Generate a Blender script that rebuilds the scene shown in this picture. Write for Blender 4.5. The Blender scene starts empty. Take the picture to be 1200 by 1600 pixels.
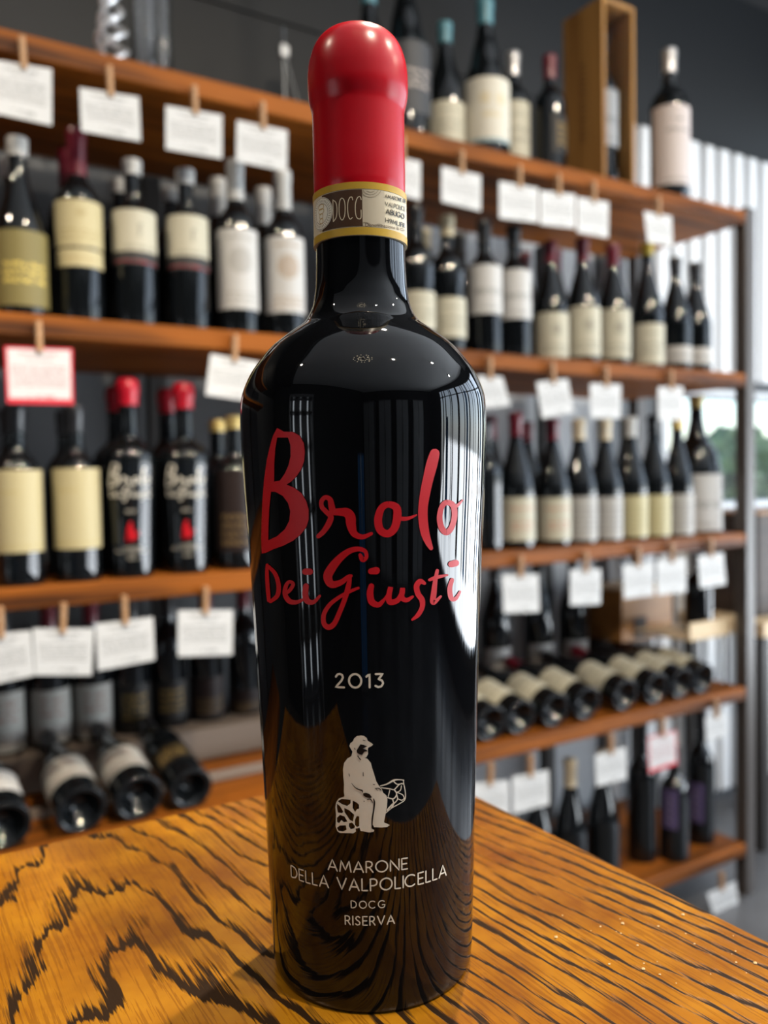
import bpy, math, random
from math import sin, cos, pi, radians, sqrt, atan2
from mathutils import Vector, Matrix
from mathutils.geometry import delaunay_2d_cdt
random.seed(7)
scene = bpy.context.scene
COL = scene.collection

# ------------------------------------------------------------------ camera
ZC = 1.18                                   # eye height above the floor
FPX, YAW, PITCH, ROLL = 1320.0, 1.016915, 0.037409, -0.016778
_f = Vector((cos(YAW) * cos(PITCH), sin(YAW) * cos(PITCH), -sin(PITCH)))
_r = Vector((sin(YAW), -cos(YAW), 0.0))
_u = _r.cross(_f)
CR = _r * cos(ROLL) + _u * sin(ROLL)
CU = -_r * sin(ROLL) + _u * cos(ROLL)
CPOS = Vector((0, 0, ZC))
cam_data = bpy.data.cameras.new('camera')
cam = bpy.data.objects.new('camera', cam_data)
COL.objects.link(cam)
m = Matrix((CR, CU, -_f)).transposed().to_4x4()
m.translation = CPOS
cam.matrix_world = m
cam_data.sensor_fit = 'VERTICAL'
cam_data.sensor_height = 36.0
cam_data.lens = FPX / 1600.0 * 36.0
cam_data.clip_start = 0.01
cam_data.dof.use_dof = True
cam_data.dof.focus_distance = 0.275
cam_data.dof.aperture_fstop = 8.6
scene.camera = cam

# ------------------------------------------------------------------ world, exposure, lights
scene.view_settings.view_transform = 'Standard'
scene.view_settings.look = 'None'
scene.view_settings.gamma = 1.0
scene.view_settings.use_curve_mapping = False
scene.view_settings.exposure = 0.0
world = bpy.data.worlds.new('sky')
scene.world = world
world.use_nodes = True
wn = world.node_tree.nodes
wl = world.node_tree.links
sky = wn.new('ShaderNodeTexSky')
sky.sky_type = 'NISHITA'
sky.sun_elevation = radians(48)
sky.sun_rotation = radians(200)
sky.sun_disc = False
wl.new(sky.outputs[0], wn['Background'].inputs['Color'])
wn['Background'].inputs['Strength'].default_value = 0.35


def lamp(name, kind, loc, target, energy, color, **kw):
    d = bpy.data.lights.new(name, kind)
    d.energy = energy
    d.color = color
    for k, v in kw.items():
        setattr(d, k, v)
    o = bpy.data.objects.new(name, d)
    o.location = loc
    o.rotation_euler = (Vector(target) - Vector(loc)).to_track_quat('-Z', 'Y').to_euler()
    COL.objects.link(o)
    return o


# daylight falling through the shop-front window in the right wall
lamp('window_daylight', 'AREA', (3.75, -0.95, ZC + 0.3), (0, -0.95, ZC + 0.3), 135, (0.80, 0.90, 1.0),
     shape='RECTANGLE', size=5.2, size_y=2.5)
lamp('window_ground_bounce', 'AREA', (3.85, -0.95, ZC - 0.4), (1.3, -0.95, ZC + 2.4), 290, (0.88, 0.94, 1.0),
     shape='RECTANGLE', size=5.2, size_y=1.2)  # added uplight standing in for ground bounce, brightens the ceiling
WARM = (1.0, 0.86, 0.68)
# ceiling spotlights: position, power, mouth radius (fixtures are built further down)
SPOTS = [((0.60, 0.57, ZC + 1.25), 95, 0.016),      # the one right over the table: throws the bottle's shadow
         ((0.45, -0.55, ZC + 1.72), 118, 0.028),
         ((1.60, -0.40, ZC + 1.72), 68, 0.028),
         ((2.60, -0.60, ZC + 1.72), 42, 0.028),
         ((-1.15, 0.85, ZC + 1.72), 82, 0.028)]

# ------------------------------------------------------------------ pixel helpers (1200 x 1600 frame)


def ray(px, py):
    return _f + CR * ((px - 600) / FPX) - CU * ((py - 800) / FPX)


def onY(px, py, Y):
    d = ray(px, py)
    return CPOS + d * (Y / d.y)


def onZ(px, py, z):
    d = ray(px, py)
    return CPOS + d * ((z - ZC) / d.z)


# ------------------------------------------------------------------ materials
MATS = {}


def principled(name, col, rough=0.5, spec=0.5, metal=0.0, **kw):
    if name in MATS:
        return MATS[name]
    mt = bpy.data.materials.new(name)
    mt.use_nodes = True
    b = mt.node_tree.nodes['Principled BSDF']
    b.inputs['Base Color'].default_value = (*col, 1)
    b.inputs['Roughness'].default_value = rough
    b.inputs['Specular IOR Level'].default_value = spec
    b.inputs['Metallic'].default_value = metal
    for k, v in kw.items():
        b.inputs[k].default_value = v
    MATS[name] = mt
    return mt


class NT:
    """small helper to write node maths"""

    def __init__(s, mat):
        s.t = mat.node_tree
        s.n = s.t.nodes
        s.l = s.t.links

    def put(s, sock, v):
        if isinstance(v, bpy.types.NodeSocket):
            s.l.new(v, sock)
        else:
            sock.default_value = v

    def m(s, op, a, b=0.0, c=0.0):
        n = s.n.new('ShaderNodeMath')
        n.operation = op
        s.put(n.inputs[0], a)
        s.put(n.inputs[1], b)
        s.put(n.inputs[2], c)
        return n.outputs[0]

    def comb(s, x, y, z=0.0):
        n = s.n.new('ShaderNodeCombineXYZ')
        s.put(n.inputs[0], x)
        s.put(n.inputs[1], y)
        s.put(n.inputs[2], z)
        return n.outputs[0]

    def sep(s, v):
        n = s.n.new('ShaderNodeSeparateXYZ')
        s.l.new(v, n.inputs[0])
        return n.outputs

    def noise(s, vec, scale=1.0, detail=2.0, rough=0.5):
        n = s.n.new('ShaderNodeTexNoise')
        s.l.new(vec, n.inputs['Vector'])
        n.inputs['Scale'].default_value = scale
        n.inputs['Detail'].default_value = detail
        n.inputs['Roughness'].default_value = rough
        return n.outputs['Fac']

    def ramp(s, fac, stops):
        n = s.n.new('ShaderNodeValToRGB')
        s.l.new(fac, n.inputs[0])
        e = n.color_ramp.elements
        while len(e) < len(stops):
            e.new(0.5)
        for q, (p, c) in zip(e, stops):
            q.position = p
            q.color = (*c, 1)
        return n.outputs[0]

    def mix(s, fac, a, b, mode='MIX'):
        n = s.n.new('ShaderNodeMix')
        n.data_type = 'RGBA'
        n.blend_type = mode
        s.put(n.inputs[0], fac)
        for sock, v in ((n.inputs[6], a), (n.inputs[7], b)):
            if isinstance(v, tuple):
                sock.default_value = (*v, 1)
            else:
                s.l.new(v, sock)
        return n.outputs[2]

    def coord(s, kind='Object'):
        return s.n.new('ShaderNodeTexCoord').outputs[kind]

    def bump(s, h, strength, dist):
        n = s.n.new('ShaderNodeBump')
        n.inputs['Strength'].default_value = strength
        n.inputs['Distance'].default_value = dist
        s.l.new(h, n.inputs['Height'])
        s.l.new(n.outputs[0], s.n['Principled BSDF'].inputs['Normal'])

    def out(s, name, v):
        s.l.new(v, s.n['Principled BSDF'].inputs[name])


def print_mat(name, base, ink, rows=(), rings=(), rough=0.55, border=None, fade=1.0):
    """paper with illegible print: rows = (v0, v1, u0, u1, lines, letters), rings = (u, v, r, aspect)"""
    if name in MATS:
        return MATS[name]
    mt = principled(name, base, rough, 0.3)
    t = NT(mt)
    o = t.sep(t.coord('UV'))
    u, v = o[0], o[1]
    mask = None
    for k, (v0, v1, u0, u1, n, fr) in enumerate(rows):
        pos = t.m('MULTIPLY', t.m('SUBTRACT', v, v0), n / (v1 - v0))
        inside = t.m('MULTIPLY', t.m('GREATER_THAN', pos, 0.0), t.m('LESS_THAN', pos, n))
        inside = t.m('MULTIPLY', inside, t.m('MULTIPLY', t.m('GREATER_THAN', u, u0), t.m('LESS_THAN', u, u1)))
        line = t.m('LESS_THAN', t.m('FRACT', pos), 0.58)
        nz = t.noise(t.comb(t.m('MULTIPLY', u, fr), t.m('MULTIPLY', pos, 2.2), 3.1 * k), 1.0, 1.0)
        g = t.m('MULTIPLY', t.m('MULTIPLY', inside, line), t.m('GREATER_THAN', nz, 0.47))
        mask = g if mask is None else t.m('MAXIMUM', mask, g)
    for (cu, cv, r, asp) in rings:
        du = t.m('MULTIPLY', t.m('SUBTRACT', u, cu), asp)
        dv = t.m('SUBTRACT', v, cv)
        d = t.m('SQRT', t.m('ADD', t.m('MULTIPLY', du, du), t.m('MULTIPLY', dv, dv)))
        nz = t.noise(t.comb(u, v), 55.0, 2.0)
        g = t.m('MULTIPLY', t.m('LESS_THAN', d, r), t.m('GREATER_THAN', nz, 0.45))
        mask = g if mask is None else t.m('MAXIMUM', mask, g)
    if mask is None:
        return mt
    c = t.mix(t.m('MULTIPLY', mask, fade), base, ink)
    if border:
        bc, bw, bb = border
        e = t.m('MAXIMUM', t.m('MAXIMUM', t.m('LESS_THAN', u, bw), t.m('GREATER_THAN', u, 1 - bw)),
                t.m('MAXIMUM', t.m('LESS_THAN', v, bb), t.m('GREATER_THAN', v, 1 - bw)))
        c = t.mix(e, c, bc)
    t.out('Base Color', c)
    return mt


def wood_mat(name, light, dark, axis=0, scale=1.0, rough=0.5, wear=0.35):
    """straight-grained board, grain along the given axis"""
    if name in MATS:
        return MATS[name]
    mt = principled(name, light, rough, 0.35)
    t = NT(mt)
    o = t.sep(t.coord('Object'))
    k = [34.0 * scale] * 3
    k[axis] = 1.6 * scale
    v = t.comb(t.m('MULTIPLY', o[0], k[0]), t.m('MULTIPLY', o[1], k[1]), t.m('MULTIPLY', o[2], k[2]))
    n1 = t.noise(v, 1.0, 5.0, 0.6)
    n2 = t.noise(t.coord('Object'), 3.2, 2.0)
    n3 = t.noise(v, 5.0, 3.0, 0.6)
    c = t.ramp(n1, [(0.33, dark), (0.52, light), (0.75, tuple(min(1, x * 1.25) for x in light))])
    c = t.mix(t.m('MULTIPLY', t.m('SUBTRACT', n2, 0.42), 2.4 * wear), c, tuple(x * 0.35 for x in dark))
    t.out('Base Color', c)
    t.bump(n3, 0.25, 0.001)
    return mt


GLASS = principled('dark_bottle_glass', (0.004, 0.005, 0.006), 0.05, 0.5)
GLASS_H = principled('black_hero_glass', (0.002, 0.0022, 0.0028), 0.025, 0.42)
GLASS_B = principled('dark_olive_bottle_glass', (0.008, 0.009, 0.005), 0.06, 0.5)
WAX = principled('red_wax', (0.46, 0.0005, 0.008), 0.27, 0.45)
RED_INK = principled('red_enamel_print', (0.50, 0.003, 0.010), 0.45, 0.4)
WHITE_INK = principled('white_enamel_print', (0.66, 0.62, 0.53), 0.5, 0.3)
BLACK_INK = principled('black_enamel_print', (0.004, 0.004, 0.004), 0.3, 0.4)
GOLD_INK = principled('gold_print', (0.50, 0.31, 0.03), 0.35, 0.5)
BROWN_INK = principled('brown_print', (0.060, 0.026, 0.010), 0.5, 0.3)
BAND_PAPER = principled('cream_band_paper', (0.66, 0.58, 0.42), 0.5, 0.3)
SEAL_PAPER = principled('pale_seal_paper', (0.86, 0.83, 0.70), 0.5, 0.3)
CAPS = {
    'white': principled('white_capsule', (0.42, 0.42, 0.41), 0.35),
    'red': principled('burgundy_capsule', (0.10, 0.004, 0.013), 0.3),
    'wax': principled('bright_red_wax_capsule', (0.38, 0.003, 0.015), 0.35),
    'black': principled('black_capsule', (0.010, 0.010, 0.012), 0.3),
    'beige': principled('beige_foil_capsule', (0.42, 0.36, 0.24), 0.35),
    'teal': principled('teal_capsule', (0.055, 0.17, 0.21), 0.4),
    'silver': principled('silver_capsule', (0.42, 0.42, 0.42), 0.28, 0.5, 0.6),
    'gold': principled('gold_capsule', (0.60, 0.44, 0.15), 0.35, 0.5, 0.3),
    'yellow': principled('yellow_capsule', (0.62, 0.45, 0.06), 0.35),
    'cream': principled('cream_capsule', (0.62, 0.52, 0.36), 0.4),
}
STEEL = principled('dark_steel', (0.030, 0.027, 0.025), 0.55, 0.3)
PIN_WOOD = principled('clothespin_wood', (0.38, 0.21, 0.10), 0.6)
WIRE = principled('steel_wire', (0.5, 0.5, 0.5), 0.3, 0.5, 1.0)
CLEAR = principled('clear_glass', (1, 1, 1), 0.02, 0.5, 0.0, **{'Transmission Weight': 1.0, 'IOR': 1.48})
ACRYLIC = principled('clear_acrylic', (1, 1, 1), 0.02, 0.5, 0.0, **{'Transmission Weight': 1.0, 'IOR': 1.05})

# ------------------------------------------------------------------ mesh builder


class M:
    def __init__(s):
        s.v, s.f, s.uv = [], [], {}

    def add(s, vs, fs):
        b = len(s.v)
        s.v += [tuple(p) for p in vs]
        s.f += [tuple(b + i for i in q) for q in fs]
        return s

    def box(s, a, b, bev=0.0):
        x0, y0, z0 = a
        x1, y1, z1 = b
        if bev <= 0:
            vs = [(x, y, z) for x in (x0, x1) for y in (y0, y1) for z in (z0, z1)]
            return s.add(vs, [(0, 1, 3, 2), (4, 6, 7, 5), (0, 4, 5, 1), (2, 3, 7, 6), (0, 2, 6, 4), (1, 5, 7, 3)])
        vs, c = [], bev
        idx = {}
        for i, x in enumerate((x0, x1)):
            for j, y in enumerate((y0, y1)):
                for k, z in enumerate((z0, z1)):
                    sx, sy, sz = (1 - 2 * i) * c, (1 - 2 * j) * c, (1 - 2 * k) * c
                    for ax, p in enumerate(((x, y + sy, z + sz), (x + sx, y, z + sz), (x + sx, y + sy, z))):
                        idx[i, j, k, ax] = len(vs)
                        vs.append(p)
        fs = []
        for i in (0, 1):
            fs.append([idx[i, j, k, 0] for j, k in ((0, 0), (1, 0), (1, 1), (0, 1))])
            fs.append([idx[j, i, k, 1] for j, k in ((0, 0), (1, 0), (1, 1), (0, 1))])
            fs.append([idx[j, k, i, 2] for j, k in ((0, 0), (1, 0), (1, 1), (0, 1))])
        for i in (0, 1):
            for j in (0, 1):
                fs.append([idx[i, j, 0, 0], idx[i, j, 1, 0], idx[i, j, 1, 1], idx[i, j, 0, 1]])
                fs.append([idx[i, 0, j, 0], idx[i, 1, j, 0], idx[i, 1, j, 2], idx[i, 0, j, 2]])
                fs.append([idx[0, i, j, 1], idx[1, i, j, 1], idx[1, i, j, 2], idx[0, i, j, 2]])
                for k in (0, 1):
                    fs.append([idx[i, j, k, 0], idx[i, j, k, 1], idx[i, j, k, 2]])
        return s.add(vs, fs)

    def lathe(s, prof, n=32, c=(0, 0, 0), a0=0.0, a1=2 * pi, uv=False):
        full = abs(a1 - a0 - 2 * pi) < 1e-6
        cols = n if full else n + 1
        b = len(s.v)
        for (r, z) in prof:
            for i in range(cols):
                a = a0 + (a1 - a0) * i / n
                s.v.append((c[0] + r * cos(a), c[1] + r * sin(a), c[2] + z))
        for j in range(len(prof) - 1):
            for i in range(n):
                i2 = (i + 1) % cols
                q = (b + j * cols + i, b + j * cols + i2, b + (j + 1) * cols + i2, b + (j + 1) * cols + i)
                if uv:
                    k, k1 = i / n, (i + 1) / n
                    w, w1 = j / (len(prof) - 1), (j + 1) / (len(prof) - 1)
                    s.uv[len(s.f)] = [(k, w), (k1, w), (k1, w1), (k, w1)]
                s.f.append(q)
        return s

    def tube(s, pts, r, n=8, caps=True):
        pts = [Vector(p) for p in pts]
        rs = r if isinstance(r, (list, tuple)) else [r] * len(pts)
        b = len(s.v)
        ref = None
        for i, p in enumerate(pts):
            t = (pts[min(i + 1, len(pts) - 1)] - pts[max(i - 1, 0)]).normalized()
            if ref is None:
                ref = t.orthogonal().normalized()
            ref = (ref - t * ref.dot(t)).normalized()
            w = t.cross(ref)
            for k in range(n):
                a = 2 * pi * k / n
                s.v.append(tuple(p + (ref * cos(a) + w * sin(a)) * rs[i]))
        for i in range(len(pts) - 1):
            for k in range(n):
                k2 = (k + 1) % n
                s.f.append((b + i * n + k, b + i * n + k2, b + (i + 1) * n + k2, b + (i + 1) * n + k))
        if caps:
            s.f.append(tuple(b + k for k in reversed(range(n))))
            s.f.append(tuple(b + (len(pts) - 1) * n + k for k in range(n)))
        return s

    def mesh(s, name, mat, smooth=False, fix=True):
        me = bpy.data.meshes.new(name)
        me.from_pydata(s.v, [], s.f)
        if s.uv:
            uvl = me.uv_layers.new(name='UVMap')
            for p in me.polygons:
                q = s.uv.get(p.index)
                if q:
                    for li, c in zip(p.loop_indices, q):
                        uvl.data[li].uv = c
        if mat:
            me.materials.append(mat)
        if fix:
            import bmesh
            bm = bmesh.new()
            bm.from_mesh(me)
            bmesh.ops.recalc_face_normals(bm, faces=bm.faces)
            bm.to_mesh(me)
            bm.free()
        if smooth:
            me.polygons.foreach_set('use_smooth', [True] * len(me.polygons))
            if smooth != 'all':
                me.set_sharp_from_angle(angle=radians(38))
        return me


def link(name, me, parent=None, loc=(0, 0, 0), rot=None):
    o = bpy.data.objects.new(name, me)
    COL.objects.link(o)
    o.location = loc
    if rot is not None:
        o.rotation_euler = rot
    if parent is not None:
        o.parent = parent
    return o


def tag(o, label, cat, group=None):
    o['label'] = label
    o['category'] = cat
    if group:
        o['group'] = group
    return o


def empty(name, loc, label, cat, group=None, rot=None):
    o = link(name, None, None, loc, rot)
    o.empty_display_size = 0.05
    return tag(o, label, cat, group)


def struct(name, mb, mat, smooth=False):
    o = link(name, mb.mesh(name, mat, smooth))
    o['kind'] = 'structure'
    return o


def smooth_prof(pts, k=4):
    out = []
    n = len(pts)
    for i in range(n - 1):
        p0, p1, p2, p3 = pts[max(i - 1, 0)], pts[i], pts[i + 1], pts[min(i + 2, n - 1)]
        for j in range(k):
            t = j / k
            out.append(tuple(0.5 * (2 * b + (c - a) * t + (2 * a - 5 * b + 4 * c - d) * t * t + (3 * b - a - 3 * c + d) * t ** 3)
                             for a, b, c, d in zip(p0, p1, p2, p3)))
    out.append(tuple(pts[-1]))
    return out


# ------------------------------------------------------------------ the room
S = 1.45                                   # front plane of the shelf unit
SD = 0.42                                  # shelf depth
YW = 1.95                                  # face of the wall behind the shelves
SZ = [ZC + z for z in (0.7150, 0.2753, -0.1618, -0.5887, -1.0289)]   # top faces of the five boards
XL, XR, YB, HC = -3.0, 3.62, -5.2, ZC + 1.95

floor_mat = principled('grey_concrete', (0.10, 0.10, 0.105), 0.35)
t = NT(floor_mat)
t.out('Base Color', t.ramp(t.noise(t.coord(), 2.2, 6.0, 0.6), [(0.3, (0.06, 0.062, 0.066)), (0.7, (0.14, 0.14, 0.145))]))
struct('floor', M().box((XL, YB, -0.05), (XR, YW + 0.15, 0.0)), floor_mat)
ceil_mat = principled('pale_ceiling_paint', (0.80, 0.81, 0.82), 0.8)
struct('ceiling', M().box((XL, YB, HC), (XR, YW + 0.15, HC + 0.06)), ceil_mat)
dark_paint = principled('charcoal_wall_paint', (0.013, 0.0145, 0.0165), 0.55, 0.3)
t = NT(dark_paint)
t.bump(t.noise(t.coord(), 60.0, 4.0), 0.12, 0.002)
grey_paint = principled('grey_wall_paint', (0.08, 0.084, 0.09), 0.6)
black_paint = principled('black_bulkhead_paint', (0.008, 0.008, 0.009), 0.7)
white_paint = principled('white_slat_paint', (0.68, 0.69, 0.70), 0.45)
slat_back = principled('grey_slat_backing', (0.10, 0.105, 0.115), 0.6)

# opening in the back wall for window_1
WX0, WX1, WZ0, WZ1 = 2.30, 3.50, ZC - 0.12, ZC + 0.30
wb = M()
ZT = ZC + 1.14
ZU = SZ[0] - 0.01
wb.box((XL, YW, 0), (WX0, YW + 0.12, ZU))
wb.box((WX1, YW, 0), (XR, YW + 0.12, ZU))
wb.box((WX0, YW, 0), (WX1, YW + 0.12, WZ0))
wb.box((WX0, YW, WZ1), (WX1, YW + 0.12, ZU))
struct('wall_back', wb, grey_paint)
struct('trim_5', M().box((XL, YW - 0.004, ZU), (XR, YW + 0.12, ZT)), dark_paint)        # charcoal band above the top board
struct('trim_6', M().box((1.30, YW - 0.010, 0.02), (1.995, YW, ZU - 0.002)), principled('pale_grey_panel', (0.42, 0.43, 0.44), 0.55))  # window brightness on this stretch of wall, put into a paler colour
struct('trim_1', M().box((XL, YW - 0.012, ZT), (XR, YW + 0.12, HC)), dark_paint)
struct('wall_left', M().box((XL - 0.1, YB, 0), (XL, YW + 0.12, HC)), dark_paint)
struct('wall_front', M().box((XL, YB - 0.1, 0), (XR, YB, HC)), dark_paint)
struct('trim_2', M().box((XL, 1.02, ZC + 1.70), (XR, YW - 0.012, HC)), black_paint)     # black dropped bulkhead over the shelves
wr = M()
RY0, RY1, RZ0, RZ1 = -3.55, 1.70, ZC - 0.95, ZC + 1.55
wr.box((XR, YB, 0), (XR + 0.1, RY0, HC)).box((XR, RY1, 0), (XR + 0.1, YW + 0.12, HC))
wr.box((XR, RY0, 0), (XR + 0.1, RY1, RZ0)).box((XR, RY0, RZ1), (XR + 0.1, RY1, HC))
struct('wall_right', wr, dark_paint)
w2 = struct('window_2', M().box((XR - 0.02, RY0, RZ0), (XR + 0.06, RY0 + 0.06, RZ1)).box((XR - 0.02, RY1 - 0.06, RZ0), (XR + 0.06, RY1, RZ1))
            .box((XR - 0.02, RY0, RZ0), (XR + 0.06, RY1, RZ0 + 0.06)).box((XR - 0.02, RY0, RZ1 - 0.06), (XR + 0.06, RY1, RZ1)), STEEL)
mull = M().box((-0.035, -0.03, RZ0 + 0.05), (0.035, 0.03, RZ1 - 0.05)).mesh('mullion', STEEL)
for k in range(1, 7):
    link('mullion', mull, w2, (XR + 0.02, RY0 + k * (RY1 - RY0) / 7, 0))
for k, (yy, ww) in enumerate([(-3.1, 0.10), (-2.2, 0.05), (-1.35, 0.16), (-0.75, 0.07), (-0.2, 0.12), (0.45, 0.05), (0.9, 0.18)]):  # uneven dark bars added to break up the window's reflection in the bottle
    link('window_post', M().box((-0.05, -ww / 2, RZ0 + 0.05), (-0.02, ww / 2, RZ1 - 0.05)).mesh('window_post', STEEL), w2, (XR + 0.02, yy, 0))
blue_vinyl = principled('blue_window_vinyl', (0.03, 0.22, 0.55), 0.5)  # blue sheets added to put blue streaks into the window's reflection
for yy, ww, z1 in ((-2.65, 0.22, 1.3), (-0.48, 0.14, 2.0), (1.25, 0.2, 1.8)):
    link('window_sticker', M().box((0.0, -ww / 2, RZ0 + 0.08), (0.004, ww / 2, RZ0 + z1)).mesh('window_sticker', blue_vinyl), w2, (XR - 0.028, yy, 0))
link('transom', M().box((XR - 0.01, RY0 + 0.05, ZC + 0.95), (XR + 0.05, RY1 - 0.05, ZC + 1.0)).mesh('transom', STEEL), w2)
w1 = struct('window_1', M().box((WX0, YW - 0.02, WZ0), (WX0 + 0.03, YW + 0.1, WZ1)).box((WX1 - 0.03, YW - 0.02, WZ0), (WX1, YW + 0.1, WZ1))
            .box((WX0, YW - 0.02, WZ0), (WX1, YW + 0.1, WZ0 + 0.02)).box((WX0, YW - 0.02, WZ1 - 0.02), (WX1, YW + 0.1, WZ1)), principled('pale_frame_paint', (0.5, 0.52, 0.54), 0.5))
link('pane', M().box((WX0 + 0.02, YW + 0.05, WZ0 + 0.01), (WX1 - 0.02, YW + 0.056, WZ1 - 0.01)).mesh('pane', ACRYLIC), w1)

# white upright slats on the wall to the right of the shelves, above and below the window
pnl = struct('trim_3', M().box((2.0, YW - 0.02, WZ1 + 0.03), (XR, YW, ZT - 0.005)), slat_back)
sm_ = M().box((-0.0265, -0.03, WZ1 + 0.035), (0.0265, 0, ZT - 0.01), 0.003).mesh('slat', white_paint)
pn2 = struct('trim_4', M().box((2.0, YW - 0.02, 0.05), (XR, YW, WZ0 - 0.03)), slat_back)
sm2 = M().box((-0.0265, -0.03, 0.055), (0.0265, 0, WZ0 - 0.035), 0.003).mesh('slat', white_paint)
for k in range(20):
    link('slat', sm_, pnl, (2.045 + k * 0.079, YW - 0.018, 0))
    link('slat', sm2, pn2, (2.045 + k * 0.079, YW - 0.018, 0))

# outside: street ground and planting seen as blur through the window
leafm = principled('leaf_green', (0.10, 0.17, 0.07), 0.6)
t = NT(leafm)
t.out('Base Color', t.ramp(t.noise(t.coord(), 9.0, 4.0), [(0.35, (0.03, 0.06, 0.03)), (0.6, (0.22, 0.32, 0.16))]))
gm = principled('pale_paving', (0.45, 0.46, 0.46), 0.7)
tag(link('outdoor_ground', M().box((XL, YW + 0.2, -0.08), (14, 16, -0.03)).mesh('outdoor_ground', gm)),
    'pale paving outside beyond the small back window', 'ground')
import bmesh
for k, (x, y, r) in enumerate([(4.6, 3.6, 0.42), (5.6, 4.1, 0.5), (6.6, 4.7, 0.55)]):
    root = empty('shrub', (x, y, -0.03), ['leafy green shrub outside, nearest to the back window',
                                          'leafy green shrub outside, middle one beyond the window',
                                          'leafy green shrub outside, farthest one beyond the window'][k], 'shrub')
    bm = bmesh.new()
    bmesh.ops.create_icosphere(bm, subdivisions=4, radius=r)
    for v in bm.verts:
        n = v.co.normalized()
        v.co *= 1 + 0.13 * sin(n.x * 17 + k) * sin(n.y * 15) + 0.10 * sin(n.z * 21 + n.x * 9)
        v.co.z = v.co.z * 1.1 + 0.95
    me = bpy.data.meshes.new('foliage')
    bm.to_mesh(me)
    bm.free()
    me.materials.append(leafm)
    link('foliage', me, root)
    link('stem', M().tube([(0, 0, 0), (0.02, 0, 0.7)], 0.03).mesh('stem', PIN_WOOD), root)

# ------------------------------------------------------------------ shelf unit
shelf_wood = wood_mat('stained_shelf_wood', (0.255, 0.074, 0.007), (0.055, 0.016, 0.003), 0, 1.0, 0.55)
shelf_wood.node_tree.nodes['Principled BSDF'].inputs['Specular IOR Level'].default_value = 0.16
unit = empty('shelf_unit', (1.0, S + SD / 2, 0), 'tall wall shelf unit of stained wooden boards on dark posts', 'shelving')
TH = 0.036
for z in SZ:
    me = M().box((-1.15 - 1.0, -SD / 2, -TH), (2.066 - 1.0, SD / 2, 0), 0.0025).mesh('shelf_board', shelf_wood)
    link('shelf_board', me, unit, (0, 0, z))
px0, px1 = 2.067, 2.107
post_m = M().box((0, 0, 0.0), (px1 - px0, 0.038, SZ[0] + 0.012), 0.003).mesh('post', principled('worn_post_metal', (0.060, 0.050, 0.045), 0.45))
link('post', post_m, unit, (px0 - 1.0, -SD / 2 - 0.002, 0))
link('post', post_m, unit, (px0 - 1.0, SD / 2 - 0.038, 0))
pm2 = M().box((0, 0, 0.0), (0.04, 0.03, SZ[0] - TH), 0.002).mesh('rear_post', STEEL)
for x in (1.71, 0.55, -0.6):
    link('rear_post', pm2, unit, (x - 1.0, SD / 2 + 0.001, 0))

# ------------------------------------------------------------------ table
TZ = ZC - 0.1715
TX, TY = 0.2790, 0.4275
TW, TD = 0.42, 0.335
oak = principled('stained_oak_top', (0.5, 0.2, 0.02), 0.3, 0.45)
t = NT(oak)
o = t.sep(t.coord('Object'))          # origin at the far right corner of the top
x, y = o[0], o[1]
ob = t.coord('Object')
wv = t.noise(t.comb(t.m('MULTIPLY', x, 11.0), t.m('MULTIPLY', y, 5.0)), 1.0, 3.0, 0.55)
wv2 = t.noise(t.comb(t.m('MULTIPLY', x, 60.0), t.m('MULTIPLY', y, 14.0)), 1.0, 3.0, 0.6)
dx = t.m('ADD', x, 0.205)
hyp = t.m('SQRT', t.m('ADD', t.m('MULTIPLY', dx, dx), 0.0030))
field = t.m('ADD', t.m('MULTIPLY', hyp, 140.0), t.m('MULTIPLY', y, 15.0))
field = t.m('ADD', field, t.m('MULTIPLY', t.m('SUBTRACT', wv, 0.5), 4.2))
field = t.m('ADD', field, t.m('MULTIPLY', t.m('SUBTRACT', wv2, 0.5), 1.3))
fr = t.m('FRACT', field)
edge = t.m('MULTIPLY', t.m('MINIMUM', t.m('MULTIPLY', fr, 3.0), t.m('MULTIPLY', t.m('SUBTRACT', 1.0, fr), 9.0)), 1.0)
fine = t.noise(t.comb(t.m('MULTIPLY', x, 900.0), t.m('MULTIPLY', y, 26.0)), 1.0, 3.0, 0.6)
fine2 = t.noise(t.comb(t.m('MULTIPLY', x, 380.0), t.m('MULTIPLY', y, 9.0), 4.0), 1.0, 2.0, 0.5)
dk = t.m('SUBTRACT', 1.0, edge)
dk = t.m('ADD', dk, t.m('MULTIPLY', t.m('SUBTRACT', fine, 0.52), 2.6))
dk = t.m('ADD', dk, t.m('MULTIPLY', t.m('SUBTRACT', fine2, 0.5), 1.0))
gate = t.noise(t.comb(t.m('MULTIPLY', x, 14.0), t.m('MULTIPLY', y, 6.0), 7.0), 1.0, 2.0)
dk = t.m('SUBTRACT', dk, t.m('MULTIPLY', t.m('SUBTRACT', gate, 0.42), 1.6))
mask = t.n.new('ShaderNodeMapRange')
t.l.new(dk, mask.inputs[0])
mask.inputs[1].default_value, mask.inputs[2].default_value = 0.12, 0.50
blotch = t.noise(ob, 16.0, 4.0, 0.6)
base = t.ramp(blotch, [(0.28, (0.14, 0.038, 0.002)), (0.48, (0.27, 0.100, 0.004)), (0.72, (0.43, 0.190, 0.009))])
base = t.mix(t.m('MULTIPLY', t.m('GREATER_THAN', fine, 0.54), 0.45), base, (0.13, 0.035, 0.003))
colr = t.mix(mask.outputs[0], base, (0.020, 0.009, 0.003))
t.out('Specular IOR Level', t.m('SUBTRACT', 0.42, t.m('MULTIPLY', mask.outputs[0], 0.26)))
t.out('Base Color', colr)
t.out('Roughness', t.m('ADD', t.m('MULTIPLY', mask.outputs[0], 0.25), 0.27))
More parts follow.
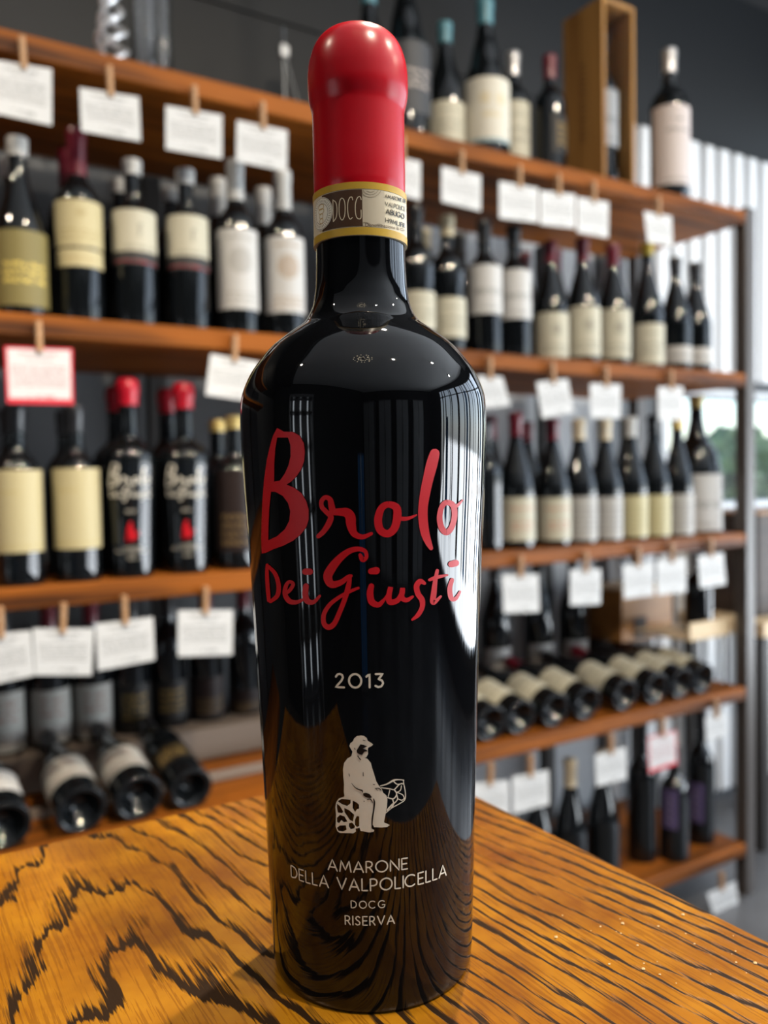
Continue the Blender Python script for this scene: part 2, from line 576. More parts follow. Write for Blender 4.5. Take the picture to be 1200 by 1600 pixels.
t.bump(t.m('SUBTRACT', t.m('MULTIPLY', fine, 0.5), mask.outputs[0]), 0.35, 0.0006)
oak_leg = wood_mat('stained_oak_legs', (0.30, 0.11, 0.015), (0.06, 0.022, 0.006), 2, 1.0, 0.45)
table = empty('table', (TX, TY, TZ), 'square oak table with strongly grained orange-brown top holding the large bottle', 'table')
link('tabletop', M().box((-TW, -TD, -0.032), (0, 0, 0), 0.0022).mesh('tabletop', oak), table)
leg = M().box((-0.03, -0.03, -TZ), (0.03, 0.03, -0.032), 0.003).mesh('leg', oak_leg)
for (x, y) in ((-0.06, -0.06), (-TW + 0.06, -0.06), (-0.06, -TD + 0.06), (-TW + 0.06, -TD + 0.06)):
    link('leg', leg, table, (x, y, 0))
ap = M().box((-TW + 0.09, -0.02, -0.11), (-0.09, 0.0, -0.032), 0.002).mesh('apron', oak_leg)
link('apron', ap, table, (0, -0.05, 0))
link('apron', ap, table, (0, -TD + 0.07, 0))

# crumbs scattered on the table top near its far right edge
cm = M()
for k in range(28):
    px, py = random.gauss(1050, 90), random.gauss(1480, 45)
    p = onZ(px, py, TZ)
    if p.x > TX - 0.004 or px > 1230 or py > 1640:
        continue
    r = random.choice((0.0003, 0.0004, 0.0005, 0.0008))
    q = p - Vector((TX, TY, TZ))
    cm.add([(q.x + r, q.y, q.z + r * .5), (q.x - r, q.y, q.z + r * .5), (q.x, q.y + r, q.z + r * .5), (q.x, q.y - r, q.z + r * .5), (q.x, q.y, q.z + r * 1.1), (q.x, q.y, q.z)],
           [(0, 2, 4), (2, 1, 4), (1, 3, 4), (3, 0, 4), (2, 0, 5), (1, 2, 5), (3, 1, 5), (0, 3, 5)])
cr = link('crumbs', cm.mesh('crumbs', principled('pale_crumb', (0.7, 0.5, 0.25), 0.7)), None, (TX, TY, TZ))
cr['kind'] = 'stuff'
tag(cr, 'pale crumbs and specks scattered on the oak table top', 'crumbs')

# ------------------------------------------------------------------ the large bottle on the table
BX, BY = 0.1521, 0.2586
HP = [(0.0, 0.0035), (0.020, 0.003), (0.0300, 0.0012), (0.0335, 0.0), (0.0351, 0.0016), (0.0357, 0.006), (0.0361, 0.0155),
      (0.0367, 0.032), (0.0375, 0.0584), (0.0388, 0.0930), (0.0400, 0.1240), (0.0412, 0.1490), (0.0423, 0.1680), (0.0429, 0.183), (0.0431, 0.1925),
      (0.0426, 0.2003), (0.0404, 0.2066), (0.0373, 0.2117), (0.0321, 0.2179), (0.0254, 0.2232), (0.0203, 0.2269),
      (0.0176, 0.2315), (0.0165, 0.2360), (0.0159, 0.2420), (0.01555, 0.2551), (0.0155, 0.2700)]
HPS = [(r, max(z, 0.0)) for r, z in smooth_prof(HP, 5)]
CAPP = [(0.0160, 0.2740), (0.01605, 0.2800), (0.0160, 0.2880), (0.0161, 0.2975), (0.0163, 0.3000), (0.0168, 0.3020), (0.01735, 0.3048),
        (0.0175, 0.3085), (0.0174, 0.3125), (0.0168, 0.3165), (0.0156, 0.3202), (0.0138, 0.3232), (0.0110, 0.3256), (0.0070, 0.3270), (0.0, 0.3275)]


def hero_r(z, prof=HPS):
    for a, b in zip(prof, prof[1:]):
        if a[1] <= z <= b[1] and b[1] > a[1]:
            return a[0] + (b[0] - a[0]) * (z - a[1]) / (b[1] - a[1])
    return 0.0155


def on_bottle(px, py, off=0.0):
    """pixel of the photograph -> (angle, height) on the bottle's surface"""
    d = ray(px, py)
    rx, ry = -BX, -BY
    A = d.x ** 2 + d.y ** 2
    tc = -(rx * d.x + ry * d.y) / A
    lo, hi = tc - 0.06 / sqrt(A), tc
    for _ in range(26):
        mid = (lo + hi) / 2
        p = CPOS + d * mid
        z = p.z - TZ
        rad = hero_r(z) if z < 0.2551 else 0.0160
        if math.hypot(p.x - BX, p.y - BY) <= rad + off:
            hi = mid
        else:
            lo = mid
    p = CPOS + d * hi
    return atan2(p.y - BY, p.x - BX), p.z - TZ


def tz(a, z, off):
    rad = (hero_r(z) if z < 0.2551 else 0.0160) + off
    return (rad * cos(a), rad * sin(a), z)


hero = empty('wine_bottle', (BX, BY, TZ), 'large black wine bottle with red wax top and red script, standing on the oak table', 'bottle')
link('glass_body', M().lathe(HPS, 128).mesh('glass_body', GLASS_H, 'all'), hero)
cap_p = [(0.0150, 0.2600), (0.0159, 0.2600), (0.0160, 0.2735)] + smooth_prof(CAPP, 6)
cap_o = link('wax_capsule', M().lathe(cap_p, 96).mesh('wax_capsule', WAX, 'all'), hero)
cap_o['label'] = 'glossy red wax seal dipped over the bottle top'


def fill(loops, origin, scale, off, name, mat, parent, step=3.2):
    """filled even-odd outline traced on the bottle, wrapped onto its surface"""
    P = [[Vector((origin[0] + x / scale, origin[1] + y / scale)) for x, y in lp] for lp in loops]
    vs, ed = [], []
    for lp in P:
        b = len(vs)
        dense = []
        for i, a in enumerate(lp):
            c = lp[(i + 1) % len(lp)]
            n = max(1, int((c - a).length / step))
            dense += [a + (c - a) * k / n for k in range(n)]
        vs += dense
        ed += [(b + i, b + (i + 1) % len(dense)) for i in range(len(dense))]
    xs = [v.x for v in vs]
    ys = [v.y for v in vs]

    def inside(q):
        c = False
        for lp in P:
            n = len(lp)
            for i in range(n):
                a, b2 = lp[i], lp[(i + 1) % n]
                if (a.y > q.y) != (b2.y > q.y) and q.x < a.x + (q.y - a.y) * (b2.x - a.x) / (b2.y - a.y):
                    c = not c
        return c
    gx = min(xs) + step
    while gx < max(xs):
        gy = min(ys) + step
        while gy < max(ys):
            q = Vector((gx, gy))
            if inside(q):
                vs.append(q)
            gy += step
        gx += step
    V, E2, F, *_ = delaunay_2d_cdt(vs, ed, [], 0, 1e-4)
    mb = M()
    mb.v = [tz(*on_bottle(v.x, v.y), off) for v in V]
    mb.f = [tuple(f) for f in F if inside((V[f[0]] + V[f[1]] + V[f[2]]) / 3)]
    return link(name, out_fix(mb.mesh(name, mat, 'all', fix=False)), parent)


def out_fix(me):
    # make every face look away from the bottle axis
    for p in me.polygons:
        if p.normal.x * p.center.x + p.normal.y * p.center.y < 0:
            p.flip()
    me.update()
    return me


def catmull(pts, k=8):
    return smooth_prof([tuple(p) for p in pts], k) if len(pts) > 2 else [tuple(p) for p in pts]


def stroke_into(mb, pts, w, to3, smooth=True, closed=False, k=7):
    """ribbon of width 2w (number or list) along a centre line, with round ends; to3 maps 2-D to the surface"""
    if not isinstance(w, (list, tuple)):
        w = [w] * len(pts)
    P = [(p[0], p[1], ww) for p, ww in zip(pts, w)]
    if closed:
        P = P + [P[0]]
    if smooth:
        if closed:
            ext = [P[-2]] + P + [P[1]]
            D = smooth_prof(ext, k)[k:-k]
        else:
            D = catmull(P, k)
    else:
        D = []
        for a, b in zip(P, P[1:]):
            n = 3
            D += [tuple(a[i] + (b[i] - a[i]) * j / n for i in range(3)) for j in range(n)]
        D.append(P[-1])
    L, Rr = [], []
    n = len(D)
    for i in range(n):
        a = D[max(i - 1, 0)]
        b = D[min(i + 1, n - 1)]
        tx, ty = b[0] - a[0], b[1] - a[1]
        l = math.hypot(tx, ty) or 1
        nx, ny = -ty / l * D[i][2], tx / l * D[i][2]
        L.append(to3(D[i][0] + nx, D[i][1] + ny))
        Rr.append(to3(D[i][0] - nx, D[i][1] - ny))
    mb.add(L + Rr, [(i, i + 1, n + i + 1, n + i) for i in range(n - 1)])
    if not closed:
        for e in (D[0], D[-1]):
            ring = [to3(e[0] + e[2] * cos(q * pi / 5), e[1] + e[2] * sin(q * pi / 5)) for q in range(10)]
            mb.add([to3(e[0], e[1])] + ring, [(0, 1 + q, 1 + (q + 1) % 10) for q in range(10)])


def strokes(name, mat, parent, items, origin, scale, off=0.00022):
    mb = M()

    def to3(x, y):
        return tz(*on_bottle(origin[0] + x / scale, origin[1] + y / scale), off)
    for it in items:
        pts, w = it[0], it[1]
        closed = len(it) > 2 and it[2]
        stroke_into(mb, pts, w, to3, True, closed)
    return link(name, out_fix(mb.mesh(name, mat, 'all', fix=False)), parent)


# red handwriting: "Brolo / Dei Giusti"
O4, S4 = (390, 640), 3.4286
fill([[(150, 98), (185, 118), (235, 120), (270, 140), (292, 180), (298, 225), (294, 275), (278, 320), (255, 355), (225, 385), (200, 402),
       (240, 418), (280, 448), (305, 490), (318, 535), (318, 590), (305, 630), (275, 670), (235, 702), (185, 728), (130, 748), (88, 768), (68, 770),
       (65, 690), (67, 600), (72, 480), (80, 380), (95, 270), (112, 195), (128, 140)],
      [(150, 150), (208, 150), (221, 190), (222, 250), (210, 300), (190, 345), (165, 380), (134, 386), (135, 290), (140, 210)],
      [(118, 440), (140, 440), (180, 462), (208, 500), (220, 545), (215, 595), (192, 640), (150, 678), (103, 700), (104, 630), (108, 530)]],
     O4, S4, 0.00022, 'script_letter', RED_INK, hero)
strokes('script_letter', RED_INK, hero, [([(370, 678), (398, 652), (425, 610), (436, 572), (412, 548), (388, 520), (388, 488), (408, 470), (432, 482), (440, 515), (450, 545), (485, 548), (520, 552), (540, 575), (545, 620), (562, 665), (605, 682), (652, 664)],
                                          [12, 14, 16, 15, 13, 12, 12, 12, 14, 17, 18, 20, 25, 27, 25, 18, 13, 9])], O4, S4)
strokes('script_letter', RED_INK, hero, [([(742, 508), (785, 525), (790, 575), (775, 635), (740, 664), (700, 645), (688, 590), (705, 530)], [17, 21, 22, 21, 20, 21, 21, 19], True),
                                         ([(795, 582), (830, 585), (862, 578), (893, 564)], [11, 11, 8, 4])], O4, S4)
strokes('script_letter', RED_INK, hero, [([(990, 235), (975, 290), (955, 370), (940, 440), (928, 520), (928, 590), (938, 660), (955, 710), (970, 742)], [26, 30, 28, 27, 25, 25, 23, 18, 11])], O4, S4)
strokes('script_letter', RED_INK, hero, [([(1055, 497), (1088, 515), (1095, 570), (1080, 630), (1052, 658), (1025, 630), (1016, 575), (1028, 520)], [14, 16, 15, 15, 16, 16, 15, 14], True),
                                         ([(1090, 528), (1115, 510), (1138, 485)], [10, 8, 4])], O4, S4)
strokes('script_letter', RED_INK, hero, [([(97, 832), (96, 880), (100, 950), (106, 1022)], [8, 10, 11, 10]),
                                         ([(104, 840), (140, 880), (158, 940), (152, 995), (115, 1028)], [9, 11, 12, 12, 9])], O4, S4)
strokes('script_letter', RED_INK, hero, [([(190, 988), (215, 970), (236, 935), (215, 922), (197, 945), (193, 990), (215, 1025), (250, 1032), (282, 1020)], [8, 10, 10, 9, 11, 13, 14, 11, 8])], O4, S4)
strokes('script_letter', RED_INK, hero, [([(304, 945), (300, 990), (312, 1025), (345, 1030), (377, 998)], [15, 16, 16, 11, 7]), ([(300, 868), (325, 868)], [17, 17])], O4, S4)
strokes('script_letter', RED_INK, hero, [([(592, 778), (606, 803), (626, 790), (618, 758), (580, 746), (530, 760), (480, 800), (440, 850), (420, 895), (440, 935), (490, 925), (530, 895), (545, 890)],
                                          [9, 14, 10, 11, 13, 16, 20, 24, 24, 20, 15, 11, 8]),
                                         ([(540, 895), (530, 945), (512, 1010), (485, 1080), (455, 1145), (425, 1165), (400, 1145), (400, 1095), (430, 1045), (480, 1005), (535, 975), (583, 955)],
                                          [8, 14, 13, 13, 14, 15, 13, 12, 11, 10, 9, 7])], O4, S4)
strokes('script_letter', RED_INK, hero, [([(652, 945), (645, 985), (655, 1030), (690, 1045), (718, 1020)], [15, 18, 18, 14, 9]), ([(650, 866), (678, 862)], [16, 20])], O4, S4)
strokes('script_letter', RED_INK, hero, [([(718, 1020), (745, 985), (755, 950), (745, 1000), (752, 1030), (790, 1022), (815, 985), (818, 955), (815, 1005), (840, 1020), (872, 1002)],
                                          [7, 10, 13, 15, 16, 14, 14, 13, 14, 12, 7])], O4, S4)
strokes('script_letter', RED_INK, hero, [([(935, 930), (912, 920), (893, 945), (900, 985), (922, 1020), (922, 1060), (900, 1100), (870, 1125)], [9, 14, 15, 15, 15, 13, 12, 6])], O4, S4)
strokes('script_letter', RED_INK, hero, [([(1003, 862), (992, 920), (985, 980), (980, 1030), (1000, 1022), (1022, 1000)], [9, 12, 15, 15, 10, 6]), ([(962, 912), (1000, 898), (1058, 886)], [8, 10, 5])], O4, S4)
strokes('script_letter', RED_INK, hero, [([(1082, 912), (1070, 960), (1078, 1010), (1102, 1012), (1125, 975)], [11, 13, 13, 10, 6]), ([(1078, 828), (1102, 822)], [17, 18])], O4, S4)

# capitals drawn as single strokes (unit height, x to the right, y up): width, polylines
GL = {
    'A': (0.80, [[(0, 0), (0.4, 1), (0.8, 0)], [(0.13, 0.30), (0.67, 0.30)]]),
    'M': (0.95, [[(0, 0), (0.14, 1), (0.475, 0.15), (0.81, 1), (0.95, 0)]]),
    'R': (0.56, [[(0, 0), (0, 1), (0.28, 1), (0.46, 0.9), (0.5, 0.72), (0.44, 0.54), (0.28, 0.45), (0, 0.45)], [(0.26, 0.45), (0.56, 0)]]),
    'O': (0.98, 'O'), 'C': (0.84, 'C'), 'G': (0.95, 'G'), '0': (0.80, '0'),
    'N': (0.74, [[(0, 0), (0, 1), (0.74, 0), (0.74, 1)]]),
    'E': (0.48, [[(0.48, 0), (0, 0), (0, 1), (0.48, 1)], [(0, 0.5), (0.42, 0.5)]]),
    'D': (0.74, [[(0, 0), (0, 1), (0.25, 1), (0.5, 0.93), (0.68, 0.74), (0.74, 0.5), (0.68, 0.26), (0.5, 0.07), (0.25, 0), (0, 0)]]),
    'L': (0.44, [[(0, 1), (0, 0), (0.44, 0)]]),
    'V': (0.76, [[(0, 1), (0.38, 0), (0.76, 1)]]),
    'P': (0.54, [[(0, 0), (0, 1), (0.3, 1), (0.48, 0.9), (0.54, 0.71), (0.48, 0.52), (0.3, 0.42), (0, 0.42)]]),
    'I': (0.0, [[(0, 0), (0, 1)]]),
    'S': (0.50, [[(0.46, 0.88), (0.30, 1.0), (0.10, 0.93), (0.04, 0.74), (0.16, 0.57), (0.36, 0.45), (0.48, 0.28), (0.42, 0.08), (0.2, 0.0), (0.0, 0.13)]]),
    'B': (0.5, [[(0, 0), (0, 1), (0.3, 1), (0.44, 0.88), (0.44, 0.68), (0.3, 0.55), (0, 0.55)], [(0.3, 0.55), (0.5, 0.42), (0.5, 0.14), (0.32, 0), (0, 0)]]),
    'U': (0.62, [[(0, 1), (0, 0.3), (0.12, 0.06), (0.31, 0), (0.5, 0.06), (0.62, 0.3), (0.62, 1)]]),
    'H': (0.6, [[(0, 0), (0, 1)], [(0.6, 0), (0.6, 1)], [(0, 0.5), (0.6, 0.5)]]),
    'F': (0.46, [[(0, 0), (0, 1), (0.46, 1)], [(0, 0.5), (0.4, 0.5)]]),
    'T': (0.6, [[(0.3, 0), (0.3, 1)], [(0, 1), (0.6, 1)]]),
    '1': (0.22, [[(0.0, 0.8), (0.2, 1), (0.2, 0)]]),
    '2': (0.56, [[(0.03, 0.78), (0.14, 0.95), (0.3, 1), (0.46, 0.92), (0.5, 0.74), (0.4, 0.5), (0.0, 0.0), (0.56, 0.0)]]),
    '3': (0.54, [[(0.05, 0.97), (0.5, 0.97), (0.22, 0.58), (0.45, 0.48), (0.52, 0.25), (0.4, 0.05), (0.2, 0.0), (0.02, 0.1)]]),
    '9': (0.5, [[(0.5, 0.7), (0.4, 0.48), (0.2, 0.45), (0.04, 0.6), (0.04, 0.84), (0.2, 1), (0.4, 0.97), (0.5, 0.7), (0.44, 0.3), (0.2, 0)]]),
    ' ': (0.30, []),
}


def glyph(ch):
    w, g = GL[ch]
    if isinstance(g, str):
        n = 20
        if g in 'O0':
            return w, [([(w / 2 + w / 2 * cos(2 * pi * i / n), 0.5 + 0.5 * sin(2 * pi * i / n)) for i in range(n)], True)]
        a0 = radians(48)
        arc = [(w / 2 + 0.5 * cos(a0 + (2 * pi - 2 * a0) * i / n), 0.5 + 0.5 * sin(a0 + (2 * pi - 2 * a0) * i / n)) for i in range(n + 1)]
        out = [(arc, False)]
        if g == 'G':
            out = [(arc + [(w - 0.05, 0.42)], False), ([(w * 0.55, 0.42), (w - 0.05, 0.42)], False)]
        return w, out
    return w, [(p, False) for p in g]


def write(text, px0, px1, pyb, pyt, lw, name, mat, parent, gap=0.2, squeeze=None, off=0.00024):
    """one line of capitals round the bottle between two pixel columns; pyb and pyt = base and top of the letters at their middle"""
    pc = (px0 + px1) / 2
    zb = on_bottle(pc, pyb)[1]
    zt = on_bottle(pc, pyt)[1]
    h = zt - zb
    a0, a1 = on_bottle(px0, pyb)[0], on_bottle(px1, pyb)[0]
    r = hero_r(zb) if zb < 0.2551 else 0.016
    total = sum(GL[c][0] for c in text) + gap * (len(text) - 1)
    k = (a1 - a0) / total          # radians per unit
    mb = M()
    xx = 0.0
    hw = lw * h / 2
    for ch in text:
        w, lines = glyph(ch)
        for pts, closed in lines:
            if closed or ch in 'OCG0':
                stroke_into(mb, [((xx + p[0]) * k * r, zb + p[1] * h) for p in pts], hw, lambda u, v: tz(a0 + u / r, v, off), True, closed, 3)
            else:
                stroke_into(mb, [((xx + p[0]) * k * r, zb + p[1] * h) for p in pts], hw, lambda u, v: tz(a0 + u / r, v, off), False)
        xx += w + gap
    return link(name, out_fix(mb.mesh(name, mat, 'all', fix=False)), parent)


write('2013', 525, 599, 1074, 1053, 0.155, 'year_print', WHITE_INK, hero, 0.34)
write('AMARONE', 513.5, 636, 1362.5, 1345.5, 0.125, 'text_print', WHITE_INK, hero, 0.24)
write('DELLA VALPOLICELLA', 457, 696, 1391, 1373, 0.125, 'text_print', WHITE_INK, hero, 0.25)
write('DOCG', 549, 602, 1418.5, 1407.5, 0.135, 'text_print', WHITE_INK, hero, 0.42)
write('RISERVA', 540, 616, 1445, 1431.5, 0.14, 'text_print', WHITE_INK, hero, 0.30)

# white print of a seated man on a stone wall
O8, S8 = (510, 1130), 8.42
man = fill([[(305, 300), (318, 258), (350, 235), (368, 195), (400, 167), (450, 158), (500, 165), (530, 190), (545, 230), (580, 250), (615, 278), (590, 300), (550, 318), (545, 345),
             (548, 400), (525, 445), (500, 452), (540, 465), (585, 520), (600, 580), (625, 660), (655, 760), (690, 820), (725, 860), (745, 910), (790, 950), (800, 1000), (795, 1100),
             (775, 1200), (755, 1300), (800, 1320), (832, 1335), (800, 1360), (720, 1368), (625, 1362), (612, 1330), (600, 1385), (630, 1400), (620, 1425), (560, 1432), (450, 1412),
             (440, 1380), (438, 1200), (430, 1060), (350, 1005), (240, 965), (232, 900), (235, 800), (225, 700), (222, 600), (235, 520), (280, 460), (330, 430), (345, 370), (330, 345)]],
           O8, S8, 0.00026, 'figure_print', WHITE_INK, hero, 1.8)
fill([[(238, 960), (170, 985), (135, 1030), (120, 1100), (130, 1200), (125, 1350), (145, 1415), (180, 1440), (355, 1445), (390, 1420), (385, 1382), (440, 1372), (440, 1062), (350, 1003)],
      [(152, 1022), (200, 992), (320, 1003), (320, 1050), (275, 1085), (205, 1060)], [(347, 1015), (400, 1040), (428, 1068), (430, 1120), (400, 1130), (380, 1165), (347, 1110)],
      [(140, 1055), (180, 1085), (225, 1160), (210, 1180), (155, 1172), (142, 1110)], [(237, 1110), (300, 1140), (368, 1200), (350, 1288), (312, 1270), (242, 1165)],
      [(142, 1240), (180, 1202), (240, 1222), (280, 1290), (232, 1298), (200, 1270), (172, 1310), (145, 1300)], [(140, 1372), (180, 1342), (258, 1340), (268, 1398), (222, 1420), (162, 1410)],
      [(377, 1270), (400, 1217), (432, 1222), (432, 1350), (402, 1362), (377, 1330)], [(300, 1312), (340, 1302), (378, 1350), (368, 1380), (320, 1388), (296, 1350)]],
     O8, S8, 0.00024, 'stone_seat_print', WHITE_INK, hero, 1.8)
strokes('stone_wall_print', WHITE_INK, hero, [([(710, 822), (800, 795), (880, 750), (940, 740), (1015, 745)], [7, 9, 12, 7, 6]), ([(1012, 748), (1014, 790), (1035, 900), (1030, 1000), (960, 1055), (860, 1110), (782, 1175)], 6),
    ([(722, 845), (830, 860), (890, 868), (960, 800), (1010, 795)], 7), ([(890, 870), (922, 930), (880, 990), (805, 975)], 8), ([(832, 880), (812, 960)], 6), ([(870, 1000), (882, 1060), (852, 1110)], 8),
    ([(922, 905), (1000, 940), (1028, 1000)], 6), ([(800, 1140), (832, 1100), (872, 1060)], 10), ([(922, 930), (932, 1000), (885, 1055)], 7), ([(885, 765), (930, 800), (990, 790)], 7), ([(935, 990), (990, 1010), (1020, 985)], 6),
    ([(985, 820), (970, 880), (925, 905)], 6)], O8, S8)
fill([[(400, 350), (425, 310), (448, 272), (490, 280), (540, 300), (500, 318), (480, 330), (530, 345), (542, 362), (500, 370), (472, 410), (440, 405), (405, 385)]], O8, S8, 0.00040, 'face_shadow_print', BLACK_INK, man, 1.8)  # dark face area of the printed figure, in black ink
fill([[(485, 915), (520, 908), (570, 928), (600, 968), (572, 980), (520, 968), (485, 945)]], O8, S8, 0.00040, 'pocket_print', BLACK_INK, man, 1.8)
strokes('crease_print', BLACK_INK, man, [([(415, 428), (430, 450), (450, 475)], 7), ([(332, 782), (380, 840), (430, 868), (470, 880), (478, 905)], [2, 5, 8, 9, 4]),
    ([(620, 990), (632, 1040), (622, 1140), (605, 1250), (600, 1375)], [6, 10, 9, 9, 6]), ([(640, 856), (680, 850), (712, 868), (718, 885)], [4, 6, 7, 3]), ([(655, 860), (670, 882)], 3),
    ([(484, 640), (487, 688)], 4), ([(300, 660), (308, 692)], 4), ([(540, 1000), (580, 995), (612, 1045)], [5, 7, 3]), ([(482, 218), (512, 226)], 4), ([(615, 800), (635, 802)], 5), ([(372, 322), (380, 340)], 5), ([(495, 1018), (498, 1024)], 5)], O8, S8, 0.00040)

# paper band round the neck
O3, S3 = (480, 270), 7.06


def zc_(y):
    return on_bottle(563, 270 + y / S3)[1]


Z_T, Z_C1, Z_C0, Z_B = zc_(102), zc_(178), zc_(602), zc_(690)
band = link('neck_band', M().lathe([(0.0156, Z_B), (0.01632, Z_B), (0.01632, Z_T), (0.0158, Z_T)], 96).mesh('neck_band', BAND_PAPER, True), hero)
band['label'] = 'cream and gold paper band round the neck'
for (a, b) in ((Z_C1, Z_T), (Z_B, Z_C0)):
    link('gold_stripe', M().lathe([(0.01634, a), (0.01643, a), (0.01643, b), (0.01634, b)], 96).mesh('gold_stripe', GOLD_INK, True), band)
a_l, a_r = on_bottle(505, 335)[0], on_bottle(566.2, 330)[0]
link('brown_panel', M().lathe([(0.01643, Z_C0 + 0.0003), (0.01643, Z_C1 - 0.0003)], 20, a0=a_l, a1=a_r).mesh('brown_panel', BROWN_INK, 'all'), band)
g_m = principled('hologram_print', (0.52, 0.45, 0.33), 0.35)
link('grey_panel', M().lathe([(0.01643, Z_C0 + 0.0003), (0.01643, Z_C1 - 0.0003)], 20, a0=a_r, a1=on_bottle(600, 330)[0]).mesh('grey_panel', g_m, 'all'), band)


def swirl():
    mb = M()
    f = neck3(0.0005)
    for cx, cy, r in ((700, 160, 60), (700, 160, 90), (640, 610, 70), (790, 620, 60), (700, 160, 120)):
        pts = [(cx + r * cos(q * pi / 8), cy + r * 0.9 * sin(q * pi / 8)) for q in range(17)]
        pts = [(min(max(x, 615), 850), y) for x, y in pts if 190 < y < 590]
        if len(pts) > 2:
            stroke_into(mb, pts, 3.5, f)
    return link('swirl_print', out_fix(mb.mesh('swirl_print', principled('swirl_print', (0.33, 0.27, 0.18), 0.5), 'all', fix=False)), band)


def neck3(off):
    return lambda x, y: tz(*on_bottle(O3[0] + x / S3, O3[1] + y / S3, 0.0004), off)


swirl()
sealc = on_bottle(O3[0] + 158 / S3, O3[1] + 455 / S3, 0.0004)
rr = (Z_C1 - Z_C0) * 0.43


def disc(rad, off, n=28):
    mb = M()
    k = 6
    for j in range(k):
        r0, r1 = rad * j / k, rad * (j + 1) / k
        mb.add([tz(sealc[0] + r * cos(2 * pi * i / n) / 0.0163, sealc[1] + r * sin(2 * pi * i / n), off) for r in (r0, r1) for i in range(n)],
               [(i, (i + 1) % n, n + (i + 1) % n, n + i) for i in range(n)])
    return mb


link('seal', out_fix(disc(rr, 0.00050).mesh('seal', SEAL_PAPER, 'all', fix=False)), band)
mb = M()
for rad, wd in ((rr * 0.95, 0.00006), (rr * 0.62, 0.00006)):
    stroke_into(mb, [(rad * cos(2 * pi * i / 28), rad * sin(2 * pi * i / 28)) for i in range(28)], wd, lambda u, v: tz(sealc[0] + u / 0.0163, sealc[1] + v, 0.00056), True, True, 2)
for i in range(34):     # tiny circular lettering read only as dark ticks
    an = 2 * pi * i / 34
    stroke_into(mb, [(rr * 0.72 * cos(an), rr * 0.72 * sin(an)), (rr * 0.86 * cos(an + 0.05), rr * 0.86 * sin(an + 0.05))], 0.00007, lambda u, v: tz(sealc[0] + u / 0.0163, sealc[1] + v, 0.00056), False)
link('seal_ring', out_fix(mb.mesh('seal_ring', BROWN_INK, 'all', fix=False)), band)
mb = M()
for dz in (-0.45, -0.15, 0.15, 0.42):
    stroke_into(mb, [(rr * (0.18 + 0.1 * (dz > 0)) * cos(2 * pi * i / 12), rr * dz + rr * 0.16 * sin(2 * pi * i / 12)) for i in range(12)], 0.0001, lambda u, v: tz(sealc[0] + u / 0.0163, sealc[1] + v, 0.00056), True, True, 2)
link('seal_emblem', out_fix(mb.mesh('seal_emblem', GOLD_INK, 'all', fix=False)), band)
mb = M()
for it in ([(285, 310), (290, 540)], [(285, 300), (318, 330), (330, 400), (322, 490), (290, 540)], [(520, 270)],):
    if len(it) > 1:
        stroke_into(mb, it, 4.5, neck3(0.0005), len(it) > 2)
stroke_into(mb, [(385, 280), (412, 315), (420, 400), (412, 480), (386, 522), (360, 480), (353, 400), (360, 315)], 4.5, neck3(0.0005), True, True)
stroke_into(mb, [(503, 300), (492, 268), (468, 278), (450, 330), (447, 400), (455, 475), (475, 512), (498, 495)], 4.5, neck3(0.0005))
stroke_into(mb, [(595, 295), (582, 264), (556, 275), (535, 330), (530, 400), (538, 470), (558, 505), (592, 500), (594, 412)], 4.5, neck3(0.0005))
link('band_lettering', out_fix(mb.mesh('band_lettering', BAND_PAPER, 'all', fix=False)), band)


def write_neck(text, x0, x1, yb, yt, lw, slope=0.0):
    total = sum(GL[c][0] for c in text) + 0.22 * (len(text) - 1)
    mb = M()
    xx = 0
    for ch in text:
        w, lines = glyph(ch)
        for pts, closed in lines:
            q = []
            for p in pts:
                u = (xx + p[0]) / total
                # letters keep an even pitch along the paper, so their columns crowd towards the neck's outline
                X = x0 + (x1 - x0) * (1.28 * u - 0.28 * u * u)
                q.append((X, yb + slope * u - p[1] * (yb - yt)))
            stroke_into(mb, q, lw, neck3(0.0005), closed or ch in 'OCG0', closed, 3)
        xx += w + 0.22
    return link('band_text', out_fix(mb.mesh('band_text', BLACK_INK, 'all', fix=False)), band)


write_neck('AMARONE DE', 856, 1085, 275, 236, 2.6, 62)
write_neck('VALPOLICE', 858, 1078, 363, 318, 2.6, 62)
write_neck('ABUGO', 868, 1068, 450, 396, 4.0, 62)
write_neck('H9ML1FR', 862, 1072, 545, 498, 3.2, 62)
# "Denominazione di" in small type
fc = bpy.data.curves.new('small_type', 'FONT')
fc.body = 'Denominazione di Or'
fo = bpy.data.objects.new('small_type', fc)
COL.objects.link(fo)
bpy.context.view_layer.update()
me = bpy.data.meshes.new_from_object(fo.evaluated_get(bpy.context.evaluated_depsgraph_get()))
bpy.data.objects.remove(fo)
w_ = max(v.co.x for v in me.vertices)
f3 = neck3(0.0005)
for v in me.vertices:
    u = v.co.x / w_
    v.co = f3(636 + (1075 - 636) * (1.2 * u - 0.2 * u * u), 592 + 62 * u * u - v.co.y * 52)
me.materials.clear()
me.materials.append(BROWN_INK)
link('small_text', out_fix(me), band)

# ------------------------------------------------------------------ shelf bottles
MESH = {}


def cached(key, fn):
    if key not in MESH:
        MESH[key] = fn()
    return MESH[key]


